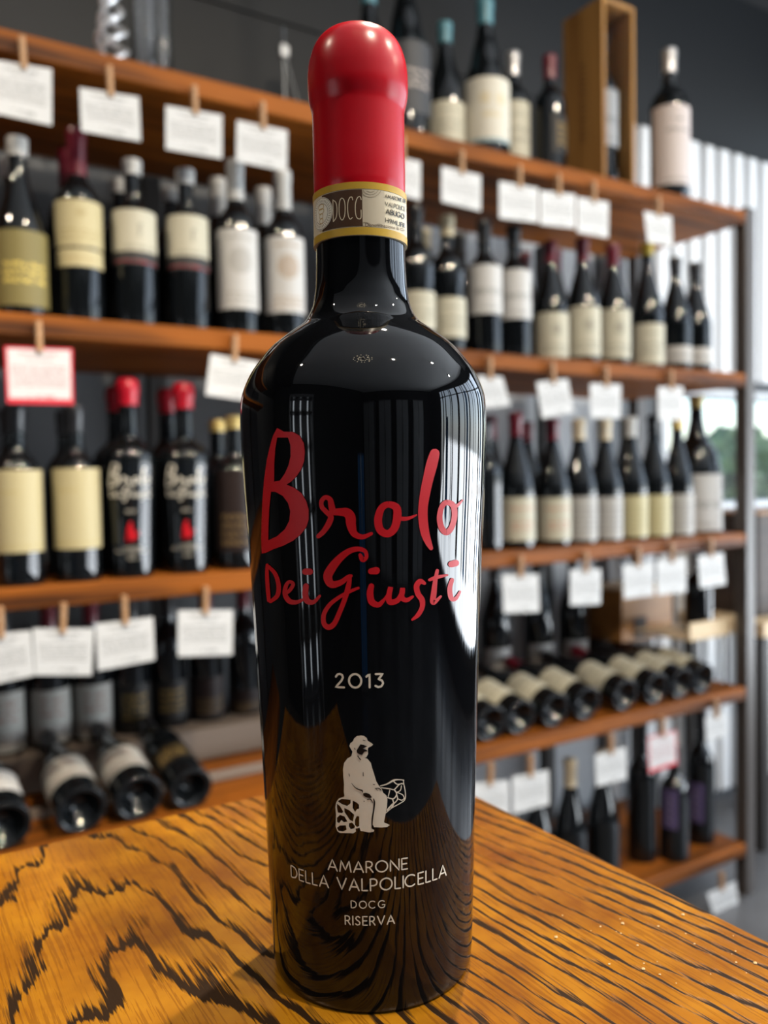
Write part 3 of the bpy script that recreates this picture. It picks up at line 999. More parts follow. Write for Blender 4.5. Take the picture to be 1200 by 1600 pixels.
def bottle_prof(kind, H):
    if kind == 'hero':
        k = H / 0.3275
        return [(r * k, max(z, 0.0) * k) for r, z in smooth_prof(HP, 3)] + [(0.0155 * k, H - 0.001), (0, H)], 0.0425 * k, 0.0155 * k
    if kind == 'bordeaux':
        R, rn = 0.0385, 0.0142
        p = [(0, 0.030), (0.012, 0.028), (R - 0.014, 0.010), (R - 0.008, 0.001), (R - 0.003, 0), (R, 0.004), (R, 0.3 * H), (R, 0.55 * H), (R - 0.0009, 0.60 * H), (R - 0.0032, 0.642 * H), (R - 0.0078, 0.68 * H), (R - 0.0150, 0.712 * H),
             (rn + 0.004, 0.735 * H), (rn + 0.0008, 0.77 * H), (rn, 0.81 * H), (rn - 0.0005, 0.93 * H)]
    elif kind == 'large_bordeaux':
        R, rn = 0.0500, 0.0165
        p = [(0, 0.030), (0.012, 0.028), (R - 0.014, 0.010), (R - 0.008, 0.001), (R - 0.003, 0), (R, 0.004), (R, 0.3 * H), (R, 0.60 * H), (R - 0.001, 0.63 * H), (R - 0.006, 0.67 * H), (R - 0.016, 0.71 * H),
             (rn + 0.005, 0.745 * H), (rn + 0.001, 0.78 * H), (rn, 0.82 * H), (rn - 0.0005, 0.93 * H)]
    elif kind == 'burgundy':
        R, rn = 0.0420, 0.0142
        p = [(0, 0.030), (0.012, 0.028), (R - 0.014, 0.010), (R - 0.008, 0.001), (R - 0.003, 0), (R, 0.004), (R, 0.2 * H), (R, 0.40 * H), (R - 0.001, 0.46 * H), (R - 0.006, 0.54 * H), (R - 0.013, 0.62 * H),
             (rn + 0.008, 0.70 * H), (rn + 0.003, 0.77 * H), (rn + 0.0005, 0.83 * H), (rn, 0.93 * H)]
    else:   # stout magnum with long sloping shoulders
        R, rn = (0.0520, 0.0165) if kind == 'magnum' else (0.068, 0.0175)
        p = [(0, 0.030), (0.012, 0.028), (R - 0.014, 0.010), (R - 0.008, 0.001), (R - 0.003, 0), (R, 0.005), (R, 0.2 * H), (R, 0.38 * H), (R - 0.001, 0.44 * H), (R - 0.007, 0.52 * H), (R - 0.017, 0.61 * H),
             (rn + 0.013, 0.69 * H), (rn + 0.005, 0.77 * H), (rn + 0.001, 0.84 * H), (rn, 0.93 * H)]
    p = [(max(r, 0.0), max(z, 0.0)) for r, z in smooth_prof(p, 3)] + [(rn + 0.0005, 0.945 * H), (rn + 0.0018, 0.95 * H), (rn + 0.0018, 0.98 * H), (rn, H), (0, H)]
    return p, R, rn


def label_cfg(name):
    L = LABELS[name]
    return print_mat('paper_' + name, *L[0], **L[1]) if name not in MATS.get('_done', {}) else None


INK = (0.05, 0.045, 0.04)
CREAM, IVORY, WHITE = (0.44, 0.38, 0.215), (0.46, 0.43, 0.33), (0.50, 0.49, 0.47)
LABELS = {
    'olive': dict(base=(0.17, 0.14, 0.05), ink=(0.55, 0.42, 0.10), rows=[(0.30, 0.62, 0.2, 0.85, 3, 22)]),
    'cream_crest': dict(base=CREAM, ink=(0.30, 0.24, 0.10), rows=[(0.12, 0.42, 0.15, 0.85, 3, 26)], rings=[(0.5, 0.72, 0.10, 1.2)], fade=0.6),
    'cream_strip': dict(base=CREAM, ink=(0.35, 0.25, 0.10), rows=[(0.3, 0.7, 0.2, 0.8, 1, 28)], fade=0.5),
    'plume': dict(base=IVORY, ink=(0.16, 0.15, 0.12), rows=[(0.05, 0.2, 0.25, 0.85, 1, 30), (0.35, 0.9, 0.52, 0.62, 1, 9)], fade=0.6),
    'grey_sash': dict(base=(0.035, 0.033, 0.032), ink=(0.25, 0.02, 0.03), rows=[(0.1, 0.45, 0.1, 0.9, 1, 2)]),
    'sunburst_grey': dict(base=WHITE, ink=(0.25, 0.23, 0.20), rows=[(0.06, 0.24, 0.2, 0.8, 3, 30), (0.86, 0.94, 0.25, 0.75, 1, 25)], rings=[(0.5, 0.60, 0.16, 0.75)], fade=0.6),
    'sunburst_brown': dict(base=WHITE, ink=(0.30, 0.18, 0.08), rows=[(0.06, 0.24, 0.2, 0.8, 3, 30), (0.86, 0.94, 0.25, 0.75, 1, 25)], rings=[(0.5, 0.60, 0.16, 0.75)], fade=0.7),
    'plain_cream': dict(base=CREAM, ink=(0.42, 0.34, 0.15), rows=[(0.04, 0.14, 0.1, 0.9, 1, 30), (0.7, 0.8, 0.15, 0.5, 1, 24)], fade=0.5),
    'ivory_text': dict(base=IVORY, ink=INK, rows=[(0.25, 0.6, 0.2, 0.8, 2, 22), (0.72, 0.82, 0.3, 0.7, 1, 22)], fade=0.45),
    'white_text': dict(base=WHITE, ink=INK, rows=[(0.40, 0.60, 0.15, 0.85, 1, 22), (0.1, 0.2, 0.3, 0.7, 1, 30)], fade=0.5),
    'cream_monogram': dict(base=IVORY, ink=INK, rows=[(0.12, 0.32, 0.2, 0.8, 2, 26)], rings=[(0.5, 0.62, 0.13, 1.0)], fade=0.45),
    'red_print': dict(base=IVORY, ink=(0.45, 0.10, 0.06), rows=[(0.25, 0.5, 0.25, 0.75, 2, 20), (0.7, 0.82, 0.2, 0.8, 1, 20)], fade=0.55),
    'grey_print': dict(base=(0.38, 0.365, 0.34), ink=INK, rows=[(0.2, 0.8, 0.2, 0.8, 5, 26)], fade=0.3),
    'yellow_print': dict(base=(0.45, 0.40, 0.225), ink=(0.25, 0.2, 0.08), rows=[(0.2, 0.8, 0.2, 0.8, 5, 26)], fade=0.3),
    'dark_gold': dict(base=(0.012, 0.011, 0.010), ink=(0.30, 0.19, 0.05), rows=[(0.2, 0.85, 0.2, 0.8, 4, 20)], fade=0.7),
    'dark_red': dict(base=(0.016, 0.009, 0.008), ink=(0.20, 0.13, 0.05), rows=[(0.08, 0.5, 0.15, 0.85, 4, 18)], fade=0.6),
    'grey_dark': dict(base=(0.045, 0.047, 0.052), ink=(0.38, 0.33, 0.30), rows=[(0.35, 0.66, 0.3, 0.8, 3, 12)], fade=0.8),
    'teal_crest': dict(base=(0.54, 0.51, 0.43), ink=(0.50, 0.36, 0.10), rows=[(0.38, 0.52, 0.3, 0.6, 1, 14)], rings=[(0.36, 0.68, 0.09, 1.0), (0.62, 0.66, 0.09, 1.0)], fade=0.45,
                       border=((0.25, 0.32, 0.33), 0.0, 0.06)),
    'tall_mark': dict(base=(0.50, 0.44, 0.42), ink=INK, rows=[(0.66, 0.74, 0.28, 0.72, 1, 26), (0.80, 0.86, 0.4, 0.6, 1, 12), (0.05, 0.1, 0.2, 0.8, 1, 40)], fade=0.7),
    'castle': dict(base=(0.34, 0.33, 0.30), ink=(0.20, 0.06, 0.03), rows=[(0.12, 0.34, 0.1, 0.9, 2, 16), (0.5, 0.9, 0.25, 0.75, 3, 10)], fade=0.5),
    'low_band': dict(base=(0.46, 0.44, 0.41), ink=INK, rows=[(0.3, 0.7, 0.2, 0.8, 1, 16)], fade=0.6),
    'purple': dict(base=(0.075, 0.055, 0.13), ink=(0.30, 0.27, 0.38), rows=[(0.15, 0.85, 0.4, 0.6, 4, 9)], fade=0.7),
}


def lab_mat(nm):
    return print_mat('paper_' + nm, rough=0.5, **LABELS[nm])


def make_bottle(kind, H, cap, cap_len, labels, label, group, loc, face=None, matrix=None, glass=GLASS, print_set=None):
    """labels: (z0, z1, half angle in degrees, paper)"""
    H = round(H, 3)
    loc = (loc[0], loc[1], loc[2] + 0.0008)
    root = empty('wine_bottle', loc, label, 'bottle', group)
    if matrix is not None:
        root.matrix_world = matrix
    elif face is not None:
        root.rotation_euler = (0, 0, face)
    prof, R, rn = bottle_prof(kind, H)
    link('glass_body', cached(('b', kind, H, glass.name), lambda: M().lathe(prof, 40).mesh('glass_body', glass, 'all')), root)
    if cap:
        def capmesh():
            rt = rn + 0.0016
            zs = H - cap_len
            pr = [(rn - 0.0005, zs), (rt, zs)]
            if cap_len > 0.03:
                pr += [(rt, zs + 0.003), (rt - 0.0003, H - 0.022), (rt + 0.0012, H - 0.018)]
            pr += [(rt + 0.0012, H - 0.002), (rt + 0.0004, H + 0.0005), (rt - 0.002, H + 0.0015), (0, H + 0.0015)]
            if cap == 'wax':
                pr = [(rn - 0.0005, zs), (rt, zs), (rt + 0.0004, H - 0.03), (rt + 0.0022, H - 0.022), (rt + 0.0022, H - 0.01), (rt, H - 0.002), (rt - 0.005, H + 0.002), (0, H + 0.003)]
            return M().lathe(pr, 32).mesh('capsule', CAPS[cap], True)
        link('capsule', cached(('c', kind, H, cap, round(cap_len, 3)), capmesh), root)
    for (z0, z1, ha, nm) in labels:
        z0, z1 = round(z0, 3), round(z1, 3)
        key = ('l', kind, H, z0, z1, ha, nm)

        def lab():
            def rad(z):
                if nm == 'neckring':
                    return rn + 0.0012
                if kind == 'hero':
                    return hero_r(min(z / (H / 0.3275), 0.25)) * (H / 0.3275) + 0.0006
                return R + 0.0006
            a = radians(ha)
            return M().lathe([(rad(z0), z0), (rad(z1), z1)], 20, a0=-pi / 2 - a, a1=-pi / 2 + a, uv=True).mesh(
                'paper_label', CAPS['beige'] if nm == 'neckring' else lab_mat(nm), 'all')
        link('neck_ring' if nm == 'neckring' else 'paper_label', cached(key, lab), root)
    if print_set:
        for nm, me in print_set:
            q = link(nm, me, root)
            q['kind'] = 'stuff'
            k = H / 0.3275
            q.scale = (k, k, k)
            q.rotation_euler = (0, 0, -pi / 2 - atan2(-BY, -BX))
    return root


def merged(names, mat):
    mb = M()
    for ch in hero.children:
        if ch.name.split('.')[0] in names:
            mb.add([tuple(v.co) for v in ch.data.vertices], [tuple(p.vertices) for p in ch.data.polygons])
    return mb.mesh('script_print', mat, 'all', fix=False)


SCRIPT = [('script_print', merged({'script_letter', 'text_print', 'year_print'}, WHITE_INK)),
          ('figure_print', merged({'figure_print', 'stone_seat_print', 'stone_wall_print'}, RED_INK))]


def stand(px, shelf, kind, H, cap, capl, labels, label, group, dy=0.055, back=None, glass=GLASS, pset=None, turn=0.5, base=0.0, X=None):
    """a bottle standing on a board; labels given as rows of the photograph (top, bottom)"""
    Yc = S + dy
    x = onY(px, 700, Yc).x if X is None else X
    Rr = {'hero': 0.0425, 'bordeaux': 0.0385, 'burgundy': 0.042, 'magnum': 0.052, 'large_bordeaux': 0.050, 'jeroboam': 0.068}[kind]
    az = atan2(-Yc, -x)
    face = (az + pi / 2) * turn
    z0s = SZ[shelf] + base
    lz = []
    dfront = 1 - Rr * 0.8 / Yc
    for (yt, yb, ha, nm) in labels:
        lz.append((onY(px, yb, Yc * dfront).z - z0s, onY(px, yt, Yc * dfront).z - z0s, ha, nm))
    lz = [(max(a, 0.006), b, c, d) for a, b, c, d in lz]
    make_bottle(kind, H, cap, capl, lz, label, group, (x, Yc, z0s), face, glass=glass, print_set=pset)
    if back:
        x2 = x + (0.006 if x < 0.9 else 0.012)
        make_bottle(kind, H, cap, capl, [], 'dark bottle in the rear rank hidden behind ' + back, 'rear rank bottles', (x2, Yc + 0.105, z0s), face)


G2 = 'bottles on the second board'
stand(42, 1, 'burgundy', 0.292, 'white', 0.030, [(362, 480, 74, 'olive')], 'dark bottle with large olive-gold label and white cap on the second shelf', G2, back='the olive-labelled bottle')
stand(133, 1, 'bordeaux', 0.325, 'red', 0.085, [(315, 388, 78, 'cream_crest'), (392, 419, 70, 'cream_strip')], 'dark bottle with red neck and two cream labels, one above the other', G2, back='the bottle with two cream labels')
stand(218, 1, 'bordeaux', 0.290, 'white', 0.026, [(330, 395, 72, 'plume'), (396, 415, 80, 'grey_sash')], 'dark white-capped bottle with ivory label, next to the two-label bottle', G2, back='the first white-capped ivory-label bottle')
stand(300, 1, 'bordeaux', 0.290, 'white', 0.026, [(338, 403, 72, 'plume'), (404, 423, 80, 'grey_sash')], 'dark white-capped bottle with ivory label, beside the tall white sunburst labels', G2, back='the second white-capped ivory-label bottle')
stand(377, 1, 'bordeaux', 0.325, 'white', 0.075, [(359, 484, 80, 'sunburst_grey')], 'bottle with long white capsule and tall white label bearing a grey emblem', G2, back='the bottle with the grey emblem')
stand(450, 1, 'bordeaux', 0.322, 'white', 0.075, [(371, 490, 78, 'sunburst_brown')], 'bottle with long white capsule and tall white label bearing a brown emblem', G2, back='the bottle with the brown emblem')
stand(655, 1, 'bordeaux', 0.305, 'black', 0.05, [(455, 514, 76, 'ivory_text')], 'dark bottle with low ivory label, just right of the large bottle neck', G2, back='the ivory-label bottle nearest the neck')
stand(703, 1, 'bordeaux', 0.295, 'beige', 0.045, [(465, 528, 76, 'ivory_text')], 'dark bottle with beige neck foil and low ivory label on the second shelf', G2, back='the beige-foiled bottle')
stand(760, 1, 'bordeaux', 0.300, 'black', 0.05, [(414, 490, 76, 'white_text')], 'slim dark bottle with high white label, first of the two', G2, back='the first high white label')
stand(806, 1, 'bordeaux', 0.300, 'black', 0.05, [(421, 498, 76, 'white_text')], 'slim dark bottle with high white label, second of the two', G2)
stand(862, 1, 'burgundy', 0.285, 'red', 0.05, [(488, 563, 70, 'cream_monogram')], 'burgundy-capped bottle with cream label, first of three on the second shelf', G2, dy=0.07, back='the first burgundy-capped cream-label bottle')
stand(912, 1, 'burgundy', 0.300, 'red', 0.055, [(478, 556, 76, 'cream_monogram')], 'burgundy-capped bottle with cream label, middle of three on the second shelf', G2, back='the middle burgundy-capped cream-label bottle')
stand(959, 1, 'burgundy', 0.300, 'red', 0.055, [(482, 559, 76, 'cream_monogram')], 'burgundy-capped bottle with cream label, third of three on the second shelf', G2)
stand(1012, 1, 'burgundy', 0.318, 'yellow', 0.030, [(505, 568, 72, 'ivory_text')], 'dark bottle with yellow cap and low ivory label on the second shelf', G2)
stand(1056, 1, 'burgundy', 0.300, 'black', 0.045, [(540, 566, 72, 'low_band')], 'dark bottle with narrow white band label, beside the yellow-capped one', G2, dy=0.065)
stand(1087, 1, 'burgundy', 0.300, 'black', 0.045, [(543, 568, 72, 'low_band')], 'dark bottle with narrow white band label at the far end of the shelf', G2, dy=0.075)

G3 = 'bottles on the third board'
stand(25, 2, 'bordeaux', 0.295, 'black', 0.045, [(735, 864, 78, 'plain_cream')], 'dark bottle with tall cream label behind the red-edged card', G3, back='the cream-label bottle at the edge')
stand(117, 2, 'bordeaux', 0.295, 'black', 0.045, [(732, 858, 78, 'plain_cream')], 'dark bottle with tall cream label beside the red-capped script bottles', G3, back='the second tall cream label')
stand(201, 2, 'hero', 0.345, 'wax', 0.045, [], 'red wax-capped black bottle with white script, next to the cream label', G3, pset=SCRIPT, turn=0.75)
stand(288, 2, 'hero', 0.342, 'wax', 0.045, [], 'red wax-capped black bottle with white script, next to the dark-label bottle', G3, pset=SCRIPT, turn=0.75)
stand(184, 2, 'hero', 0.342, 'wax', 0.045, [], 'red wax-capped bottle in the rear rank behind the first script bottle', G3, dy=0.16)
stand(263, 2, 'hero', 0.342, 'wax', 0.045, [], 'red wax-capped bottle in the rear rank behind the second script bottle', G3, dy=0.16)
stand(366, 2, 'bordeaux', 0.285, 'gold', 0.022, [(735, 862, 78, 'dark_red')], 'black bottle with gold cap and dark label beside the large bottle', G3, back='the gold-capped bottle')
stand(758, 2, 'bordeaux', 0.29, 'black', 0.05, [], 'unlabelled-looking dark bottle half hidden by the large bottle on third shelf', G3)
stand(806, 2, 'burgundy', 0.312, 'red', 0.055, [(778, 846, 74, 'red_print')], 'red-capped bottle with ivory label printed in red, beside the large bottle', G3, back='the first red-printed ivory label')
stand(863, 2, 'burgundy', 0.300, 'red', 0.050, [(778, 845, 76, 'red_print')], 'bottle with red-printed ivory label under the tilted card', G3, back='the second red-printed label')
stand(905, 2, 'burgundy', 0.302, 'cream', 0.050, [(777, 845, 76, 'grey_print')], 'cream-capped bottle with pale grey label, first of the grey pair', G3)
stand(945, 2, 'burgundy', 0.302, 'cream', 0.050, [(777, 844, 76, 'grey_print')], 'cream-capped bottle with pale grey label, second of the grey pair', G3, back='the second pale grey label')
stand(985, 2, 'burgundy', 0.310, 'white', 0.050, [(775, 840, 76, 'yellow_print')], 'white-capped bottle with yellowish label, first of the yellowish pair', G3)
stand(1021, 2, 'burgundy', 0.318, 'black', 0.050, [(774, 838, 76, 'yellow_print')], 'dark-capped bottle with yellowish label, second of the yellowish pair', G3, back='the second yellowish label')
stand(1058, 2, 'burgundy', 0.314, 'gold', 0.030, [(773, 836, 76, 'grey_print')], 'gold-capped bottle with beige-grey label, next to the very big end bottle', G3)
stand(1088, 2, 'jeroboam', 0.385, 'gold', 0.035, [(742, 838, 80, 'white_text')], 'very big sloping dark bottle with white label at the end of third shelf', G3, dy=0.125, turn=0.8)

GT = 'bottles on top of the shelf unit'
stand(588, 0, 'burgundy', 0.315, 'teal', 0.05, [], 'teal-capped bottle showing just behind the red wax top', GT, dy=0.075)
stand(644, 0, 'magnum', 0.40, 'black', 0.06, [(66, 178, 80, 'grey_dark')], 'very large dark bottle with charcoal label on top of the shelf', GT, dy=0.09)
stand(704, 0, 'burgundy', 0.295, 'teal', 0.045, [(158, 220, 70, 'ivory_text')], 'dark bottle with teal capsule, the smaller one on the top shelf', GT, dy=0.10)
stand(766, 0, 'magnum', 0.355, 'teal', 0.055, [(121, 222, 78, 'teal_crest')], 'big dark bottle with teal capsule and round-topped cream label', GT, dy=0.07)
stand(808, 0, 'bordeaux', 0.298, 'silver', 0.055, [(158, 246, 76, 'ivory_text')], 'silver-capped dark bottle standing behind the big cream-label bottle', GT, dy=0.13)
stand(864, 0, 'bordeaux', 0.290, 'red', 0.055, [(178, 238, 50, 'dark_gold')], 'burgundy-capped dark bottle standing beside the upright wooden box', GT, dy=0.085, turn=-0.3)
stand(1048, 0, 'large_bordeaux', 0.385, 'silver', 0.060, [(161, 286, 80, 'tall_mark')], 'silver-capped bottle with tall white label alone at the shelf end', GT, dy=0.05)

# rear rank on the riser of the fourth board
riser_wood = principled('taupe_riser_board', (0.20, 0.155, 0.12), 0.6)
rz = link('riser', M().box((-0.9, -0.07, 0), (0.68, 0.07, 0.065), 0.002).mesh('riser', riser_wood), None, (0.98 - 0.0, S + 0.34, SZ[3] + 0.0004))
tag(rz, 'long taupe riser board behind the lying bottles on the fourth shelf', 'riser')
G4 = 'standing bottles behind the lying ones'
for (px, lab, nm, cap, txt) in [(-8, (1085, 1185), 'castle', 'black', 'standing bottle with white and gold label at the picture edge'),
                                (66, (1080, 1163), 'castle', 'red', 'standing bottle with castle-like pale label, first of the pair'),
                                (133, (1072, 1160), 'castle', 'red', 'standing bottle with castle-like pale label, second of the pair'),
                                (196, (1072, 1140), 'dark_gold', 'black', 'standing black bottle with faint gold print, first of two'),
                                (255, (1066, 1125), 'dark_gold', 'black', 'standing black bottle with faint gold print, second of two'),
                                (314, (1060, 1120), 'dark_red', 'red', 'red-capped black bottle standing behind the hanging price cards'),
                                (374, (1080, 1120), 'dark_red', 'red', 'red-capped black bottle standing just left of the large bottle')]:
    stand(px, 3, 'bordeaux', 0.292, cap, 0.055, [(lab[0], lab[1], 72, nm)], txt, G4, dy=0.355, base=0.0655)
for (px, lab, txt) in [(770, (1015, 1050), 'standing champagne-shaped bottle with low white band, nearest the large bottle'),
                       (838, (1008, 1040), 'standing champagne-shaped bottle with low white band, middle one'),
                       (893, (1002, 1034), 'standing champagne-shaped bottle with low white band, third one')]:
    stand(px, 3, 'burgundy', 0.295, 'black', 0.05, [(lab[0], lab[1], 60, 'low_band')], txt, G4, dy=0.354, base=0.0655)

# bottles lying with their bases to the front
GL_ = 'lying bottles on the fourth board'
tilt = radians(10)


def lying(px, label, labels, kind='burgundy', H=0.297, cap='black', spin=0.0):
    Yc = S + 0.014
    Rr = {'burgundy': 0.042, 'bordeaux': 0.0385}[kind]
    x = onY(px, 1100, Yc).x
    th = pi / 2 - tilt
    mt = Matrix.Translation((x, Yc, SZ[3] + Rr * cos(tilt) + 0.0006)) @ Matrix.Rotation(-th, 4, 'X') @ Matrix.Rotation(spin, 4, 'Z')
    make_bottle(kind, H, cap, 0.05, labels, label, GL_, (0, 0, 0), matrix=mt)


lying(0, 'lying bottle with white label, its base cut by the picture edge', [(0.045, 0.115, 75, 'white_text')], spin=-0.35)
lying(122, 'lying bottle with grey and white label, second from the picture edge', [(0.045, 0.125, 75, 'castle')], spin=-0.35)
lying(213, 'lying bottle with tan and white label above the table edge', [(0.045, 0.125, 75, 'castle')], spin=-0.35)
lying(296, 'lying black bottle with faint gold label beside the large bottle', [(0.05, 0.12, 75, 'dark_gold')], 'bordeaux', spin=-0.35)
for k, (px, txt) in enumerate([(767, 'nearest the large bottle'), (814, 'second in the row'), (868, 'third in the row'), (918, 'fourth in the row'), (978, 'fifth in the row'),
                               (1026, 'sixth in the row'), (1066, 'seventh in the row'), (1100, 'nearest the end post')]):
    lying(px, 'lying dark bottle with cream label, ' + txt, [(0.045, 0.135, 75, 'ivory_text')], cap='red' if k % 2 else 'black', spin=-0.25)
rail = link('rack_rail', M().box((-0.95, -0.006, 0), (0.86, 0.006, 0.018), 0.001).mesh('rack_rail', riser_wood), None, (1.12, S + 0.135, SZ[3] + 0.0005))
tag(rail, 'thin wooden rail the lying bottles rest on, fourth shelf', 'rail')

# fifth board
G5 = 'bottles on the fifth board'
for (px, dy, kind, H, cap, labs, txt) in [
        (778, 0.10, 'burgundy', 0.30, 'black', [], 'dark bottle on the lowest shelf behind the first card by the table'),
        (835, 0.10, 'burgundy', 0.30, 'black', [], 'dark bottle on the lowest shelf behind the second card by the table'),
        (886, 0.075, 'burgundy', 0.33, 'cream', [], 'dark bottle with long cream capsule rising behind the table edge, first one'),
        (938, 0.075, 'burgundy', 0.33, 'cream', [], 'dark bottle with long cream capsule rising behind the table edge, second one'),
        (1000, 0.10, 'bordeaux', 0.37, 'black', [], 'tall plain black bottle on the lowest shelf behind the red-edged card'),
        (1051, 0.055, 'bordeaux', 0.30, 'black', [(1238, 1300, 32, 'purple')], 'black bottle with purple side label, nearer one on the lowest shelf'),
        (1093, 0.085, 'bordeaux', 0.37, 'black', [(1228, 1290, 32, 'purple')], 'tall black bottle with purple side label, by the end post')]:
    stand(px, 4, kind, H, cap, 0.07 if cap == 'cream' else 0.05, labs, txt, G5, dy=dy, turn=1.35 if labs else 0.5)

# ------------------------------------------------------------------ price cards and clothespins
card_rows = [(0.86, 0.94, 0.2, 0.8, 1, 26), (0.76, 0.83, 0.3, 0.7, 1, 30), (0.30, 0.70, 0.08, 0.92, 6, 40), (0.07, 0.20, 0.32, 0.72, 1, 14)]
CARD = print_mat('white_price_card', (0.56, 0.56, 0.555), (0.10, 0.10, 0.10), rows=card_rows, rough=0.6, fade=0.6)
CARD_R = print_mat('red_edged_price_card', (0.56, 0.54, 0.54), (0.25, 0.05, 0.06), rows=card_rows, rough=0.6, fade=0.6, border=((0.62, 0.03, 0.05), 0.035, 0.09))
ORD = ['first', 'second', 'third', 'fourth', 'fifth', 'sixth', 'seventh', 'eighth', 'ninth', 'tenth']
BN = ['top board', 'second board', 'third board', 'fourth board', 'fifth board']
prong = M().box((-0.0042, -0.0028, -0.050), (0.0042, 0.0028, 0), 0.0008).mesh('prong', PIN_WOOD)
spring = M().tube([(-0.0055, 0, 0), (0.0055, 0, 0)], 0.0022, 8).mesh('spring', WIRE)


def card(k, board, quad, kind='white', hidden=''):
    """quad: top left, top right, bottom right, bottom left in the photograph"""
    Yc = S - 0.0105
    P = [onY(x, y, Yc) for x, y in quad]
    c = (P[0] + P[1]) / 2
    c = Vector((c.x, Yc, c.z))
    top = c + Vector((0, 0, 0))
    Q = [p - c for p in P]
    mb = M()
    th = 0.0005
    mb.v = [(q.x, -th, q.z) for q in Q] + [(q.x, th, q.z) for q in Q]
    mb.f = [(3, 2, 1, 0), (4, 5, 6, 7), (0, 1, 5, 4), (1, 2, 6, 5), (2, 3, 7, 6), (3, 0, 4, 7)]
    mb.uv = {0: [(0, 0), (1, 0), (1, 1), (0, 1)], 1: [(0, 1), (1, 1), (1, 0), (0, 0)]}
    where = '%s price card along the edge of the %s' % (ORD[k], BN[board])
    if kind == 'red':
        where = 'red-edged price card hanging from the %s' % BN[board]
    o = link('price_card', mb.mesh('price_card', CARD_R if kind == 'red' else CARD, False, fix=False), None, c)
    tag(o, ('white ' + where + ', counted from the left') if kind != 'red' else where, 'card', 'price cards')
    # clothespin: two prongs and a spring, gripping the card's top edge and leaning on the board
    ang = atan2(P[1].z - P[0].z, P[1].x - P[0].x) * 0.6
    pin = empty('clothespin', (c.x, Yc, c.z + 0.032), 'wooden clothespin holding the ' + where, 'clothespin', 'clothespins', (0, -ang, 0))
    link('prong', prong, pin, (0, -0.0039, 0.010))
    link('prong', prong, pin, (0, 0.0039, 0.010))
    link('spring', spring, pin, (0, 0, -0.010))


T0 = [[(-12, 93), (81, 108), (81, 196), (-12, 176)], [(124, 137), (217, 152), (220, 221), (127, 205)], [(259, 165), (347, 180), (347, 248), (259, 233)],
      [(370, 188), (449, 204), (448, 268), (369, 252)], [(600, 240), (657, 253), (657, 313), (600, 299)], [(690, 260), (751, 274), (751, 330), (690, 315)],
      [(780, 283), (841, 294), (841, 348), (780, 341)], [(844, 298), (899, 304), (899, 357), (844, 351)], [(902, 308), (951, 316), (950, 372), (902, 363)],
      [(1006, 330), (1049, 338), (1051, 386), (1012, 378)]]
for k, q in enumerate(T0):
    card(k, 0, q)
card(0, 1, [(7, 541), (113, 545), (115, 632), (11, 630)], 'red')
for k, q in enumerate([[(329, 553), (405, 566), (398, 628), (321, 617)], [(745, 587), (785, 589), (797, 634), (752, 638)], [(838, 597), (887, 592), (896, 644), (847, 654)],
                       [(922, 599), (970, 601), (969, 654), (923, 653)], [(1028, 605), (1067, 604), (1067, 657), (1029, 656)]]):
    card(k + 1, 1, q)
for k, q in enumerate([[(-46, 994), (48, 985), (54, 1055), (-40, 1076)], [(51, 982), (147, 982), (143, 1055), (55, 1055)], [(149, 975), (239, 964), (242, 1031), (153, 1048)],
                       [(278, 954), (364, 953), (363, 1023), (278, 1026)], [(785, 898), (841, 897), (843, 956), (787, 958)], [(891, 890), (939, 889), (938, 944), (891, 946)],
                       [(973, 883), (1020, 879), (1021, 930), (975, 936)], [(1026, 876), (1072, 872), (1072, 925), (1027, 930)], [(1090, 869), (1130, 863), (1134, 913), (1094, 919)]]):
    card(k, 2, q)
for k, q in enumerate([[(738, 1224), (795, 1219), (796, 1276), (739, 1282)], [(800, 1214), (857, 1203), (858, 1257), (801, 1272)], [(930, 1180), (978, 1167), (979, 1217), (932, 1229)]]):
    card(k, 3, q)
card(0, 3, [(1013, 1151), (1056, 1141), (1058, 1194), (1014, 1208)], 'red')
card(4, 3, [(1102, 1122), (1134, 1113), (1136, 1148), (1104, 1158)])
card(0, 4, [(1105, 1396), (1149, 1377), (1154, 1415), (1116, 1433)])

# ------------------------------------------------------------------ other things on the shelves
pine = wood_mat('waxed_pine_box', (0.33, 0.165, 0.045), (0.20, 0.085, 0.020), 2, 0.8, 0.5, 0.15)
pine_x = wood_mat('waxed_pine_board', (0.34, 0.155, 0.04), (0.22, 0.09, 0.02), 0, 0.8, 0.5, 0.15)
pale_pine = wood_mat('pale_pine_board', (0.66, 0.50, 0.30), (0.50, 0.34, 0.18), 0, 0.8, 0.5, 0.1)
# upright presentation box with a clear front
Yf = S + 0.03
bx0, bx1 = onY(943, 280, Yf).x, onY(993, 290, Yf).x
d_ = ray(881, 260)
Ybk = bx0 * d_.y / d_.x
Hb = onY(937, -9, Yf).z - SZ[0]
W_, D_ = bx1 - bx0, min(Ybk - Yf, 0.19)
gift = empty('wooden_box', (bx0, Yf, SZ[0] + 0.0006), 'upright pine presentation box with clear front and a bottle inside', 'box')
tk = 0.010
link('side_panel', M().box((0, 0, 0), (tk, D_, Hb), 0.001).mesh('side_panel', pine), gift)
link('side_panel', M().box((W_ - tk, 0, 0), (W_, D_, Hb), 0.001).mesh('side_panel', pine), gift)
link('back_panel', M().box((tk, D_ - tk, 0), (W_ - tk, D_, Hb), 0.001).mesh('back_panel', pine), gift)
link('end_panel', M().box((tk, 0, 0), (W_ - tk, D_ - tk, tk), 0.001).mesh('end_panel', pine), gift)
link('end_panel', M().box((tk, 0, Hb - tk), (W_ - tk, D_ - tk, Hb), 0.001).mesh('end_panel', pine), gift)
link('clear_front', M().box((tk * 0.9, 0.003, tk), (W_ - tk * 0.9, 0.005, Hb - tk)).mesh('clear_front', ACRYLIC), gift)
